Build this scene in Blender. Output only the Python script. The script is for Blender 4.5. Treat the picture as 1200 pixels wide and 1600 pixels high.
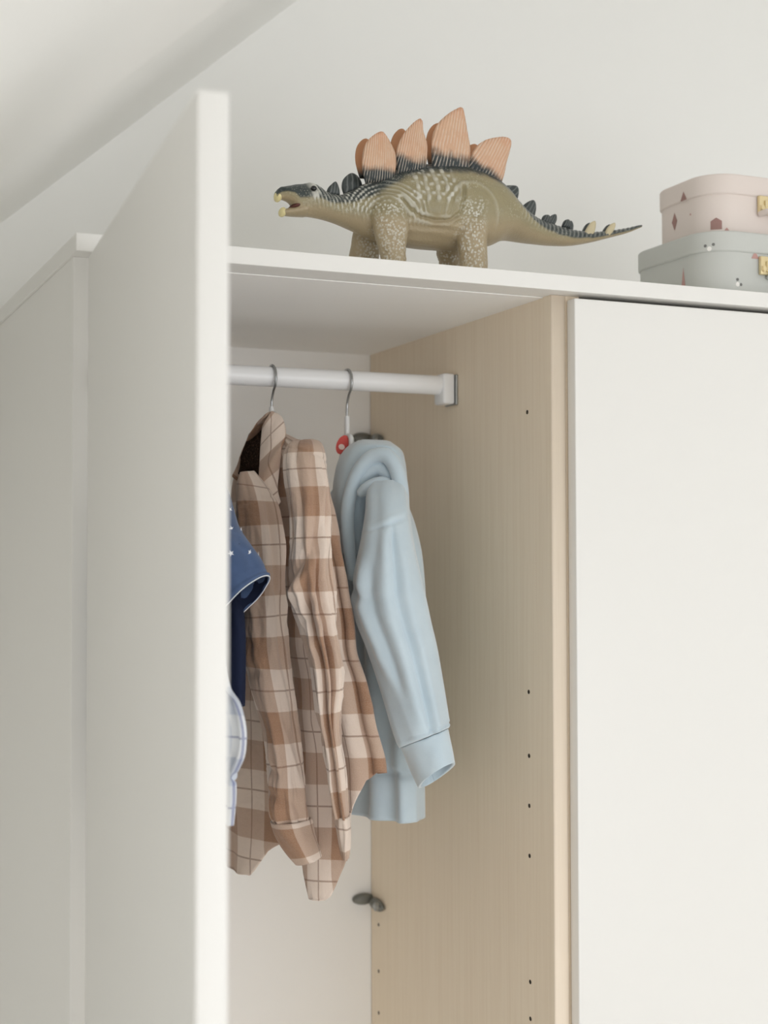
import bpy, bmesh, math, random
import numpy as np
from mathutils import Vector, Matrix, noise as mnoise

# ------------------------------------------------------------------ scene, camera, light
SC = bpy.context.scene
COL = SC.collection
for o in list(bpy.data.objects):
    bpy.data.objects.remove(o, do_unlink=True)

CAM_POS = Vector((-0.2943, -1.4363, 1.6755))
YAW, PITCH, ROLL, FPX = 0.41, 0.0336, -0.002, 2291.8
cam_d = bpy.data.cameras.new('camera')
cam_d.sensor_fit = 'VERTICAL'; cam_d.sensor_height = 36.0; cam_d.sensor_width = 27.0
cam_d.lens = FPX * 36.0 / 1600.0
cam_d.clip_start = 0.05
cam_d.dof.use_dof = True; cam_d.dof.focus_distance = 1.66; cam_d.dof.aperture_fstop = 4.6
cam = bpy.data.objects.new('camera', cam_d); COL.objects.link(cam)
_f = Vector((math.sin(YAW)*math.cos(PITCH), math.cos(YAW)*math.cos(PITCH), math.sin(PITCH)))
_r = Vector((math.cos(YAW), -math.sin(YAW), 0)); _u = _r.cross(_f)
_r2 = _r*math.cos(ROLL) + _u*math.sin(ROLL); _u2 = -_r*math.sin(ROLL) + _u*math.cos(ROLL)
cam.matrix_world = Matrix(((_r2.x, _u2.x, -_f.x, CAM_POS.x), (_r2.y, _u2.y, -_f.y, CAM_POS.y),
                           (_r2.z, _u2.z, -_f.z, CAM_POS.z), (0, 0, 0, 1)))
SC.camera = cam

SC.view_settings.view_transform = 'Standard'; SC.view_settings.look = 'None'
SC.view_settings.gamma = 1.0; SC.view_settings.use_curve_mapping = False
SC.view_settings.exposure = 0.14
SC.cycles.use_denoising = True
SC.cycles.max_bounces = 14; SC.cycles.diffuse_bounces = 12; SC.cycles.caustics_reflective = False

world = bpy.data.worlds.new('world'); SC.world = world; world.use_nodes = True
bg = world.node_tree.nodes['Background']
bg.inputs[0].default_value = (0.86, 0.93, 1.0, 1); bg.inputs[1].default_value = 0.3

def area(name, loc, target, sx, sy, power, color):
    l = bpy.data.lights.new(name, 'AREA'); l.shape = 'RECTANGLE'; l.size = sx; l.size_y = sy
    l.energy = power; l.color = color
    o = bpy.data.objects.new(name, l); COL.objects.link(o); o.location = loc
    o.rotation_euler = (Vector(target) - Vector(loc)).to_track_quat('-Z', 'Y').to_euler()
    return o
# daylight entering through the two windows of the room (sheets of sky light set in the openings)
area('window_daylight', (0.95, -3.28, 1.30), (0.95, 0, 1.30), 1.9, 1.6, 25, (0.98, 0.98, 1.0))
area('side_window_daylight', (2.68, -1.5, 1.5), (0, -1.5, 1.5), 1.3, 1.3, 4, (0.98, 0.98, 1.0))
# added fill light in the sloping ceiling, lifting the left-facing surfaces
area('added_roof_fill', (-0.70, -2.35, 1.46), (0.30, -2.35, 0.31), 1.1, 0.9, 12, (0.98, 0.98, 1.0))

# ------------------------------------------------------------------ helpers
def lin(c):
    return tuple((v/12.92 if v <= 0.04045 else ((v+0.055)/1.055)**2.4) for v in [x/255.0 for x in c]) + (1.0,)

def new_mat(name, rgb, rough=0.5, spec=0.5, metallic=0.0, sheen=0.0):
    m = bpy.data.materials.new(name); m.use_nodes = True
    b = m.node_tree.nodes['Principled BSDF']
    b.inputs['Base Color'].default_value = lin(rgb); b.inputs['Roughness'].default_value = rough
    b.inputs['Specular IOR Level'].default_value = spec; b.inputs['Metallic'].default_value = metallic
    if sheen:
        b.inputs['Sheen Weight'].default_value = sheen
    return m

class G:
    """small node-graph writer"""
    def __init__(s, m):
        s.t = m.node_tree; s.b = s.t.nodes['Principled BSDF']
    def n(s, typ, **kw):
        nd = s.t.nodes.new(typ)
        for k, v in kw.items():
            if k.startswith('i_'):
                nd.inputs[int(k[2:])].default_value = v
            else:
                setattr(nd, k, v)
        return nd
    def l(s, a, b): s.t.links.new(a, b)
    def math(s, op, a, b=None, c=None, clamp=False):
        nd = s.t.nodes.new('ShaderNodeMath'); nd.operation = op; nd.use_clamp = clamp
        for i, v in enumerate((a, b, c)):
            if v is None: continue
            if isinstance(v, (int, float)): nd.inputs[i].default_value = v
            else: s.l(v, nd.inputs[i])
        return nd.outputs[0]
    def mix(s, fac, a, b):
        nd = s.t.nodes.new('ShaderNodeMix'); nd.data_type = 'RGBA'
        for i, v in ((0, fac), (6, a), (7, b)):
            if isinstance(v, (int, float, tuple)): nd.inputs[i].default_value = v
            else: s.l(v, nd.inputs[i])
        return nd.outputs[2]
    def step(s, v, lo, hi):
        nd = s.t.nodes.new('ShaderNodeMapRange'); nd.interpolation_type = 'SMOOTHSTEP'
        s.l(v, nd.inputs[0]); nd.inputs[1].default_value = lo; nd.inputs[2].default_value = hi
        return nd.outputs[0]
    def noise(s, vec, scale, detail=3, rough=0.5):
        nd = s.t.nodes.new('ShaderNodeTexNoise'); nd.inputs['Scale'].default_value = scale
        nd.inputs['Detail'].default_value = detail; nd.inputs['Roughness'].default_value = rough
        if vec is not None: s.l(vec, nd.inputs['Vector'])
        return nd.outputs[0]
    def mapping(s, vec, scale):
        nd = s.t.nodes.new('ShaderNodeMapping'); nd.inputs['Scale'].default_value = scale
        s.l(vec, nd.inputs['Vector']); return nd.outputs[0]
    def coord(s, which): return s.n('ShaderNodeTexCoord').outputs[which]
    def bump(s, h, strength=0.2, dist=0.001):
        nd = s.t.nodes.new('ShaderNodeBump'); nd.inputs['Strength'].default_value = strength
        nd.inputs['Distance'].default_value = dist; s.l(h, nd.inputs['Height'])
        s.l(nd.outputs[0], s.b.inputs['Normal'])
    def color(s, c): s.l(c, s.b.inputs['Base Color'])
    def attr(s, name):
        nd = s.t.nodes.new('ShaderNodeAttribute'); nd.attribute_name = name; return nd.outputs['Fac']

def tag(o, label=None, cat=None, group=None, kind=None):
    if label: o['label'] = label
    if cat: o['category'] = cat
    if group: o['group'] = group
    if kind: o['kind'] = kind
    return o

def empty(name, loc, label, cat, group=None):
    o = bpy.data.objects.new(name, None); COL.objects.link(o); o.location = loc
    o.empty_display_size = 0.05
    return tag(o, label, cat, group)

def link(name, me, mat, parent=None, smooth=True):
    if mat is not None: me.materials.append(mat)
    o = bpy.data.objects.new(name, me); COL.objects.link(o)
    if parent is not None:
        o.parent = parent
        o.matrix_parent_inverse = Matrix.Translation(-parent.location) if parent.type == 'EMPTY' else parent.matrix_world.inverted()
    if smooth:
        me.polygons.foreach_set('use_smooth', [True]*len(me.polygons))
    return o

def mesh(name, v, f, mat, parent=None, smooth=True):
    me = bpy.data.meshes.new(name); me.from_pydata([tuple(p) for p in v], [], [tuple(q) for q in f]); me.update()
    return link(name, me, mat, parent, smooth)

def from_bm(name, bm, mat, parent=None, smooth=False):
    bmesh.ops.recalc_face_normals(bm, faces=bm.faces[:])
    me = bpy.data.meshes.new(name); bm.to_mesh(me); bm.free()
    return link(name, me, mat, parent, smooth)

def box(name, x0, x1, y0, y1, z0, z1, mat, parent=None, bev=0.0008, seg=2, M=None):
    bm = bmesh.new(); bmesh.ops.create_cube(bm, size=1.0)
    for v in bm.verts:
        v.co = Vector(((x0+x1)/2 + v.co.x*(x1-x0), (y0+y1)/2 + v.co.y*(y1-y0), (z0+z1)/2 + v.co.z*(z1-z0)))
    if bev > 0:
        bmesh.ops.bevel(bm, geom=bm.edges[:] , offset=bev, segments=seg, affect='EDGES', profile=0.5)
    if M is not None: bm.transform(M)
    o = from_bm(name, bm, mat, parent, smooth=False)
    return o

def autosmooth(o, deg=40):
    me = o.data
    me.polygons.foreach_set('use_smooth', [True]*len(me.polygons))
    me.set_sharp_from_angle(angle=math.radians(deg))

def cyl(name, p0, p1, r, mat, parent=None, n=24, bev=0.0):
    p0, p1 = Vector(p0), Vector(p1); d = p1-p0
    bm = bmesh.new()
    bmesh.ops.create_cone(bm, cap_ends=True, segments=n, radius1=r, radius2=r, depth=d.length)
    if bev:
        es = [e for e in bm.edges if any(len(f.verts) > 4 for f in e.link_faces)]
        bmesh.ops.bevel(bm, geom=es, offset=bev, segments=2, affect='EDGES')
    q = d.to_track_quat('Z', 'Y').to_matrix().to_4x4()
    bm.transform(Matrix.Translation((p0+p1)/2) @ q)
    o = from_bm(name, bm, mat, parent); autosmooth(o); return o

def crom(P, t):
    """Catmull-Rom through the rows of P at parameters t (0..1 by arc length of first three columns)"""
    P = np.asarray(P, float); n = len(P)
    d = np.r_[0, np.cumsum(np.linalg.norm(np.diff(P[:, :3], axis=0), axis=1) + 1e-9)]; L = d[-1]; d = d/L
    t = np.clip(np.asarray(t, float), 0, 1)
    k = np.clip(np.searchsorted(d, t, side='right')-1, 0, n-2)
    u = (t-d[k])/(d[k+1]-d[k])
    M = np.zeros_like(P)
    for i in range(n):
        a, b = max(i-1, 0), min(i+1, n-1); M[i] = (P[b]-P[a])/(d[b]-d[a])
    h = (d[k+1]-d[k])[:, None]; u = u[:, None]
    return ((2*u**3-3*u**2+1)*P[k] + (u**3-2*u**2+u)*h*M[k] + (-2*u**3+3*u**2)*P[k+1] + (u**3-u**2)*h*M[k+1]), L

def pipe(name, path, r, mat, parent=None, n=12, rows=60, ry=None, caps=True, disp=None):
    """round tube along a path; path rows (x,y,z[,radius])"""
    path = np.asarray(path, float)
    if path.shape[1] == 3: path = np.c_[path, np.full(len(path), r)]
    Q, L = crom(path, np.linspace(0, 1, rows))
    C = Q[:, :3]; R = Q[:, 3]
    T = np.gradient(C, axis=0); T /= np.linalg.norm(T, axis=1)[:, None]
    nrm = np.cross(T[0], [0.31, 0.2, 0.93]); nrm /= np.linalg.norm(nrm)
    vs, fs = [], []
    th = np.linspace(0, 2*np.pi, n, endpoint=False)
    for i in range(rows):
        nrm = nrm - T[i]*(nrm@T[i]); nrm /= np.linalg.norm(nrm); bi = np.cross(T[i], nrm)
        for k, a in enumerate(th):
            rr = R[i]
            if disp is not None: rr = rr + disp(a, i/(rows-1))
            vs.append(C[i] + rr*(nrm*math.cos(a) + bi*math.sin(a)))
    for i in range(rows-1):
        for k in range(n):
            a, b = i*n+k, i*n+(k+1) % n
            fs.append((a, b, b+n, a+n))
    if caps:
        c0 = len(vs); vs.append(C[0]-T[0]*R[0]*0.45); vs.append(C[-1]+T[-1]*R[-1]*0.45)
        for k in range(n):
            fs.append((c0, (k+1) % n, k)); fs.append((c0+1, (rows-1)*n+k, (rows-1)*n+(k+1) % n))
    return mesh(name, vs, fs, mat, parent)

def fold(th0, v0, v1, amp, w=14, slope=0.0, soft=0.12):
    """one fold: a ridge (amp>0) or crease (amp<0) running along the cloth at angle th0 + slope*(v-v0) degrees"""
    def fn(th, v):
        d = (th - (th0 + slope*(v-v0)) + 180) % 360 - 180
        win = np.clip((v-v0)/soft + 0.5, 0, 1)*np.clip((v1-v)/soft + 0.5, 0, 1)
        return amp*np.exp(-(d/w)**2)*win*win*(3-2*win)
    return fn

def cross_fold(v0, th0, amp, w=0.02, wt=50, slope=0.0):
    """a fold running round the tube at v0, centred on angle th0"""
    def fn(th, v):
        d = (th-th0+180) % 360 - 180
        return amp*np.exp(-((v-v0-slope*d/90.0)/w)**2)*np.exp(-(d/wt)**2)
    return fn

def wavy(seed, amp, kth=(3, 9), kv=(0.3, 2.5), n=9):
    rng = random.Random(seed)
    T = [(rng.randint(*kth), rng.uniform(*kv)*rng.choice((-1, 1))*2*math.pi, rng.uniform(0, 6.28), rng.uniform(.4, 1)) for _ in range(n)]
    def fn(th, v):
        r = np.radians(th); s = 0
        for a, b, p, q in T: s = s + q*np.sin(a*r + b*v + p)
        s = s/math.sqrt(n)
        return amp*(s - 0.25*np.abs(s))
    return fn

def crumple(seed, amp, v0, v1, n=7, k=(4, 11), kv=(3, 9)):
    """sharp little creases running at a slant across the cloth"""
    rng = random.Random(seed)
    T = [(rng.randint(*k), rng.uniform(*kv)*rng.choice((-1, 1))*math.pi, rng.uniform(0, 6.28), rng.uniform(.5, 1)) for _ in range(n)]
    def fn(th, v):
        r = np.radians(th); s = 0
        for a, b, p, q in T: s = s + q*(1-2*np.abs(np.sin((a*r + b*v + p + 0.8*np.sin(3*v*b/6+p))/2))**0.7)
        win = np.clip((v-v0)/0.12+0.5, 0, 1)*np.clip((v1-v)/0.12+0.5, 0, 1)
        return amp*s/math.sqrt(n)*win
    return fn

def tube(name, st, mat, parent, nseg=96, rows=110, folds=(), zbot=None, thick=0.0016, closed_top=True, power=2.0, uvoff=(0, 0), vstart=0.0, hemroll=0.0, ret=False):
    """cloth tube through rings st = rows of (centre, a, b); th 0 = +a, 90 = +b"""
    P = np.asarray(st, float)
    tt = np.linspace(0, 1, rows)
    Q, L = crom(P, tt)
    th = np.linspace(90, 450, nseg+1)
    TH, V = np.meshgrid(th, tt)
    if zbot is not None:
        # rows follow the hem: the ring height differs by angle
        zz = Q[:, 2]; ztop, zend = zz[0], zz[-1]
        zb = zbot(th % 360)
        Zt = ztop + (zb[None, :]-ztop)*tt[:, None]
        V = np.interp(-Zt, -zz, tt)
        Qf = np.stack([np.interp(V, tt, Q[:, c]) for c in range(9)], -1)
    else:
        Qf = np.repeat(Q[:, None, :], nseg+1, 1)
    r = np.radians(TH); c, s = np.cos(r), np.sin(r)
    cc = np.sign(c)*np.abs(c)**(2/power); ss = np.sign(s)*np.abs(s)**(2/power)
    C, A, B = Qf[..., 0:3], Qf[..., 3:6], Qf[..., 6:9]
    pos = C + A*cc[..., None] + B*ss[..., None]
    la = np.linalg.norm(A, axis=-1, keepdims=True); lb = np.linalg.norm(B, axis=-1, keepdims=True)
    nor = A/la*(cc[..., None]/la) + B/lb*(ss[..., None]/lb)
    nor /= np.linalg.norm(nor, axis=-1, keepdims=True)
    D = np.zeros_like(TH)
    for fn in folds: D = D + fn(TH % 360, V)
    D[:, -1] = D[:, 0]
    pos = pos + nor*D[..., None]
    ln = np.linalg.norm(np.diff(pos, axis=1), axis=-1)
    seglen = np.r_[0, np.cumsum(ln.mean(0))]
    vs = pos.reshape(-1, 3); n1 = nseg+1; fs = []
    for i in range(rows-1):
        for k in range(nseg):
            a = i*n1+k; fs.append((a, a+n1, a+n1+1, a+1))
    uv = np.stack([np.broadcast_to(seglen[None, :], V.shape)+uvoff[0], V*L+uvoff[1]], -1).reshape(-1, 2)
    if closed_top:
        vs = np.vstack([vs, pos[0, :-1].mean(0)[None]]); ci = len(vs)-1
        uv = np.vstack([uv, uv[nseg//2][None]])
        for k in range(nseg): fs.append((ci, k, k+1))
    o = mesh(name, vs, fs, mat, parent)
    me = o.data; ul = me.uv_layers.new(name='UVMap')
    li = np.zeros(len(me.loops), int); me.loops.foreach_get('vertex_index', li)
    ul.data.foreach_set('uv', uv[li].astype(np.float32).ravel())
    if thick:
        md = o.modifiers.new('cloth_thickness', 'SOLIDIFY'); md.thickness = thick; md.offset = -1
    if ret: return o, pos, nor
    return o

# ------------------------------------------------------------------ materials
def lacquer(name, rgb, rough=0.38):
    m = new_mat(name, rgb, rough, 0.4); g = G(m)
    g.bump(g.noise(g.coord('Object'), 260, 2), 0.03, 0.0004)
    return m
M_WHITE = lacquer('white_lacquer', (232, 231, 228))
M_INWHITE = lacquer('white_board', (246, 245, 243), 0.5)
M_WALL = new_mat('wall_paint', (241, 241, 239), 0.9, 0.2)
g = G(M_WALL); g.bump(g.noise(g.coord('Object'), 90, 4), 0.05, 0.001)
M_FLOOR = new_mat("floor_wood", (206, 196, 184), 0.5)
g = G(M_FLOOR); cw = g.mapping(g.coord('Object'), (8, 0.8, 1))
g.color(g.mix(g.noise(cw, 6, 4), lin((232, 230, 226)), lin((220, 216, 210))))

def wood(name, base, dark):
    m = new_mat(name, base, 0.5, 0.35); g = G(m)
    co = g.mapping(g.coord('Object'), (60, 60, 1.6))
    n1 = g.noise(co, 3.0, 5, 0.65)
    n2 = g.noise(g.mapping(g.coord('Object'), (260, 260, 7)), 2.0, 3)
    f1 = g.math('MULTIPLY', g.step(n1, 0.35, 0.75), 0.4)
    f2 = g.math('MULTIPLY', g.step(n2, 0.5, 0.8), 0.15)
    g.color(g.mix(g.math('ADD', f1, f2, clamp=True), lin(base), lin(dark)))
    g.bump(n2, 0.05, 0.0005)
    return m
M_BEECH = wood('beech_veneer', (238, 224, 203), (225, 207, 183))
M_EDGE = wood('beech_edging', (238, 224, 206), (228, 212, 192))
M_HOLE = new_mat('drilled_hole', (46, 36, 26), 0.9)
M_RAIL = new_mat('white_enamel', (240, 241, 243), 0.25, 0.5)
M_CHROME = new_mat('steel_wire', (176, 178, 180), 0.28, 0.5, 1.0)
M_PLASTIC = new_mat('clear_white_plastic', (225, 226, 226), 0.35)
M_DARKMETAL = new_mat('dark_zinc', (118, 118, 112), 0.45, 0.5, 0.15)
M_SCREW = new_mat('screw_zinc', (175, 178, 178), 0.35, 0.5, 0.8)
M_RED = new_mat('red_tag_card', (205, 66, 58), 0.5)
M_REDPRINT = new_mat('tag_print', (236, 214, 204), 0.5)
M_BRASS = new_mat('brass', (232, 214, 170), 0.28, 0.5, 0.6)

def plaid(name, pale, mid, brown, line, P=0.084, wb=0.43):
    m = new_mat(name, mid, 0.9, 0.15, 0, 0.25); g = G(m)
    sx = g.n('ShaderNodeSeparateXYZ'); g.l(g.coord('UV'), sx.inputs[0])
    def band(out, off):
        ph = g.math('FRACT', g.math('ADD', g.math('DIVIDE', out, P), off))
        b = g.math('MULTIPLY', g.step(ph, 0.0, 0.02), g.math('SUBTRACT', 1.0, g.step(ph, wb, wb+0.02)))
        # a paler half inside the band
        inner = g.math('MULTIPLY', g.step(ph, wb*0.32, wb*0.34), g.math('SUBTRACT', 1.0, g.step(ph, wb*0.66, wb*0.68)))
        ln = g.math('LESS_THAN', g.math('ABSOLUTE', g.math('SUBTRACT', ph, wb+0.30)), 0.012)
        return b, inner, ln
    bu, iu, lu = band(sx.outputs[0], 0.13)
    bv, iv, lv = band(sx.outputs[1], 0.35)
    s = g.math('MULTIPLY', g.math('ADD', bu, bv), 0.5)
    c1 = g.mix(g.step(s, 0.1, 0.5), lin(pale), lin(mid))
    c2 = g.mix(g.step(s, 0.6, 1.0), c1, lin(brown))
    inn = g.math('MULTIPLY', g.math('ADD', g.math('MULTIPLY', iu, bv), g.math('MULTIPLY', iv, bu)), 0.14)
    c3 = g.mix(inn, c2, lin(line))
    c4 = g.mix(g.math('MULTIPLY', g.math('MAXIMUM', lu, lv), 0.62), c3, lin(line))
    wv = g.noise(g.coord('UV'), 900, 2)
    g.color(g.mix(g.math('MULTIPLY', g.step(wv, 0.3, 0.8), 0.10), c4, lin((250, 240, 230))))
    g.bump(g.math('ADD', g.noise(g.coord('UV'), 1400, 2), g.math('MULTIPLY', g.noise(g.coord('UV'), 70, 4), 3.5)), 0.4, 0.0016)
    return m
M_PLAID = plaid('brown_plaid_cotton', (226, 209, 196), (192, 166, 148), (163, 126, 100), (132, 98, 78))
M_PALEPLAID = plaid('pale_blue_check_cotton', (232, 236, 242), (204, 212, 226), (176, 188, 210), (60, 74, 140), 0.07)
M_NECKSHADE = new_mat('neck_shade_brown', (58, 42, 34), 0.95, 0.1)  # shadow inside the shirt neck, painted as dark brown
g = G(M_NECKSHADE); g.color(g.mix(g.step(g.noise(g.coord('Object'), 700, 2), 0.5, 0.7), lin((40, 28, 22)), lin((92, 70, 56))))
M_NAVY = new_mat('navy_cotton', (70, 88, 122), 0.9, 0.15, 0, 0.2)
g = G(M_NAVY); g.color(g.mix(g.noise(g.coord('Object'), 60, 5), lin((58, 74, 104)), lin((84, 104, 140)))); g.bump(g.noise(g.coord('UV'), 900, 2), 0.3, 0.0006)
M_NAVYSHADE = new_mat('navy_cotton_shade', (34, 40, 60), 0.95, 0.1)  # darkened copy of the navy, painting the shade between garments and inside the sleeve
M_STITCH = new_mat('white_thread', (232, 234, 238), 0.8)
M_FLEECE = new_mat('pale_blue_velour', (188, 210, 224), 0.95, 0.12, 0, 0.6)
g = G(M_FLEECE)
g.color(g.mix(g.noise(g.coord('Object'), 40, 4), lin((186, 203, 214)), lin((202, 217, 226))))
g.bump(g.math('ADD', g.noise(g.coord('Object'), 1500, 2), g.math('MULTIPLY', g.noise(g.coord('Object'), 60, 4), 3)), 0.2, 0.0012)
M_ZIP = new_mat('zip_teeth', (196, 206, 214), 0.4, 0.5, 0.4)
M_SHOE = None

# ------------------------------------------------------------------ room shell
box('floor', -1.45, 2.75, -3.35, 0.75, -0.06, 0.0, M_FLOOR, bev=0)['kind'] = 'structure'
box('wall_back', -1.45, 2.75, 0.59, 0.70, 0.0, 3.0, M_WALL, bev=0)['kind'] = 'structure'
box('wall_left', -1.45, -1.35, -3.3, 0.59, 0.0, 1.10, M_WALL, bev=0)['kind'] = 'structure'
def wall_with_hole(name, axis, p0, p1, q0, q1, z1, h0, h1, hz0, hz1):
    """wall p0..p1 thick, spanning q0..q1 and 0..z1 with an opening"""
    bm = bmesh.new()
    def add(a0, a1, b0, b1):
        if axis == 'y': x0, x1, y0, y1 = a0, a1, p0, p1
        else: x0, x1, y0, y1 = p0, p1, a0, a1
        r = bmesh.ops.create_cube(bm, size=1.0)
        for v in r['verts']:
            v.co = Vector(((x0+x1)/2+v.co.x*(x1-x0), (y0+y1)/2+v.co.y*(y1-y0), (b0+b1)/2+v.co.z*(b1-b0)))
    add(q0, h0, 0, z1); add(h1, q1, 0, z1); add(h0, h1, 0, hz0); add(h0, h1, hz1, z1)
    o = from_bm(name, bm, M_WALL); o['kind'] = 'structure'; return o
wall_with_hole('wall_front', 'y', -3.35, -3.25, -1.45, 2.75, 3.0, 0.0, 1.9, 0.50, 2.10)
wall_with_hole('wall_right', 'x', 2.65, 2.75, -3.25, 0.59, 3.0, -2.15, -0.85, 0.85, 2.15)
box('ceiling', 0.70, 2.75, -3.35, 0.70, 2.729, 2.80, M_WALL, bev=0)['kind'] = 'structure'
# window frames
def window(name, axis, pos, h0, h1, z0, z1):
    w = empty(name, (h0, pos, z0) if axis == 'y' else (pos, h0, z0), None, None); w['kind'] = 'structure'
    t = 0.045
    def bar(nm, a0, a1, b0, b1):
        if axis == 'y': box(nm, a0, a1, pos-0.02, pos+0.02, b0, b1, M_WHITE, w)
        else: box(nm, pos-0.02, pos+0.02, a0, a1, b0, b1, M_WHITE, w)
    bar('window_frame', h0, h0+t, z0, z1); bar('window_frame', h1-t, h1, z0, z1)
    bar('window_frame', h0+t, h1-t, z0, z0+t); bar('window_frame', h0+t, h1-t, z1-t, z1)
    bar('mullion', (h0+h1)/2-0.02, (h0+h1)/2+0.02, z0+t, z1-t)
window('window_1', 'y', -3.32, 0.0, 1.9, 0.50, 2.10)
window('window_2', 'x', 2.72, -2.15, -0.85, 0.85, 2.15)

# sloping ceiling: plaster sheet with a shallow step shaped to imitate a soft shadow band
SL = 0.8693
def slope_z(x): return 2.1354 + SL*(x-0.0172)
_sn = Vector((SL, 0, -1)).normalized()
ys = np.unique(np.r_[np.linspace(-3.3, -0.4, 8), -2.9, -1.8, np.linspace(-0.4, 0.3, 71), np.linspace(0.3, 0.62, 12)])
xs = np.unique(np.r_[np.linspace(-1.42, 0.745, 25), -1.04, -0.36])
vs = []; nx = len(xs)
for y in ys:
    q = np.clip((y+0.14)/0.20, 0, 1); s = q*q*(3-2*q)
    off = 0.013*(1-s)
    for x in xs:
        p = Vector((x, y, slope_z(x))) + _sn*off; vs.append(tuple(p))
nb = len(vs); vs += [(p[0]-0.04, p[1], p[2]+0.10) for p in vs]
fs = []
for i in range(len(ys)-1):
    for k in range(nx-1):
        if -2.901 < ys[i] < -1.801 and -1.041 < xs[k] < -0.361: continue      # opening of the added roof window
        a = i*nx+k; fs.append((a, a+1, a+nx+1, a+nx)); fs.append((nb+a, nb+a+nx, nb+a+nx+1, nb+a+1))
cs = mesh('ceiling_slope', vs, fs, M_WALL); cs['kind'] = 'structure'

rw = empty('added_roof_window', (-0.70, -2.35, slope_z(-0.70)), None, None); rw['kind'] = 'structure'  # roof window added to frame the fill light
_a = math.atan(SL); MR = Matrix.Translation((-0.70, -2.35, slope_z(-0.70)+0.012)) @ Matrix.Rotation(-_a, 4, 'Y')
for x0, x1, y0, y1 in ((-0.46, -0.40, -0.56, 0.56), (0.40, 0.46, -0.56, 0.56), (-0.40, 0.40, -0.56, -0.50), (-0.40, 0.40, 0.50, 0.56)):
    box('window_frame', x0, x1, y0, y1, -0.02, 0.09, M_WHITE, rw, M=MR)  # frame of the added roof window

# ------------------------------------------------------------------ wardrobe units
XD, XD2, YO, YB = 0.5518, 0.5710, 0.0285, 0.5608
tb = box('wardrobe_top_board', 0.0, 1.14, 0.0, 0.585, 1.982, 2.0, M_WHITE, bev=0.0007)
tag(tb, 'long white board on top of the wardrobe, carrying the dinosaur and small suitcases', 'shelf board')

W1 = empty('wardrobe_cabinet', (0.287, 0.30, 0.0), 'white wardrobe cabinet standing open, with pale beech inside and a hanging rail', 'wardrobe', 'wardrobe units')
box('side_panel', 0.003, 0.0195, YO, 0.580, 0.0, 1.982, M_WHITE, W1)
dv = box('side_panel', XD, XD2, YO, 0.560, 0.0, 1.982, M_BEECH, W1, bev=0.0); dv['label'] = 'pale beech inner side panel with drilled shelf holes'
# rounded front edging of that panel
bm = bmesh.new()
N = 14; ring = []
for k in range(N+1):
    a = math.pi*k/N
    ring.append(((XD+XD2)/2 - (XD2-XD)/2*math.cos(a), YO - 0.0028*math.sin(a)**0.8))
v0 = [bm.verts.new((x, y, 0.0)) for x, y in ring]; v1 = [bm.verts.new((x, y, 1.9815)) for x, y in ring]
for k in range(N): bm.faces.new((v0[k], v0[k+1], v1[k+1], v1[k]))
bm.faces.new(v0); bm.faces.new(v1)
ed = from_bm('front_edging', bm, M_EDGE, W1, True); ed['label'] = 'light beech rounded edging'
box('back_panel', 0.0195, XD, YB, 0.5660, 0.02, 1.9819, M_INWHITE, W1, bev=0)
box('inner_top_panel', 0.0195, XD, 0.046, YB, 1.9812, 1.9819, M_INWHITE, W1, bev=0.0)
box('bottom_panel', 0.0195, XD, YO+0.002, YB, 0.03, 0.048, M_INWHITE, W1, bev=0.0005)
for z in (1.8516, 1.5216, 1.4468, 1.3884, 1.3301, 1.1838, 1.1412, 0.98, 0.92, 0.80):
    cyl('shelf_hole', (XD-0.0002, 0.0842, z), (XD+0.004, 0.0842, z), 0.0026, M_HOLE, W1, 14)
for z in (1.1495, 1.0828, 1.0231, 0.96, 0.90):
    cyl('shelf_hole', (XD-0.0002, 0.533, z), (XD+0.004, 0.533, z), 0.0026, M_HOLE, W1, 14)
# back-corner fittings: clip plate on the back panel, screw housing on the side panel
for z in (1.855, 1.181):
    bm = bmesh.new()
    bmesh.ops.create_uvsphere(bm, u_segments=24, v_segments=12, radius=1)
    for v in bm.verts: v.co = Vector((XD-0.014+v.co.x*0.017, YB-0.004+v.co.y*0.007, z+0.002+v.co.z*0.0085))
    fit = from_bm('corner_fitting', bm, M_DARKMETAL, W1, True)
    bm = bmesh.new()
    bmesh.ops.create_uvsphere(bm, u_segments=24, v_segments=12, radius=1)
    for v in bm.verts: v.co = Vector((XD-0.004+v.co.x*0.006, YB-0.030+v.co.y*0.024, z-0.002+v.co.z*0.0088))
    f2 = from_bm('fitting_housing', bm, M_DARKMETAL, fit, True)
    cyl('screw', (XD-0.0125, YB-0.041, z-0.002), (XD-0.006, YB-0.041, z-0.002), 0.0062, M_SCREW, fit, 20, 0.0012)
# open door
dd = Vector((-0.0329-0.0137, -0.5357-0.0075, 0)).normalized()
ang = math.atan2(dd.y, dd.x)
MD = Matrix.Translation((0.0137, 0.0075, 0)) @ Matrix.Rotation(ang, 4, 'Z')
dr = box('door', 0.0, 0.5452, 0.0, 0.0215, 0.06, 1.979, M_WHITE, W1, bev=0.0022, seg=4, M=MD)
autosmooth(dr, 60); dr['label'] = 'white door swung open towards the viewer'
for z in (1.86, 1.02, 0.16):
    h = box('hinge_plate', 0.0195, 0.030, 0.045, 0.11, z-0.012, z+0.012, M_SCREW, W1, bev=0.002)
    box('hinge_arm', 0.024, 0.034, 0.02, 0.075, z-0.006, z+0.006, M_SCREW, h, bev=0.002)

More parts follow.
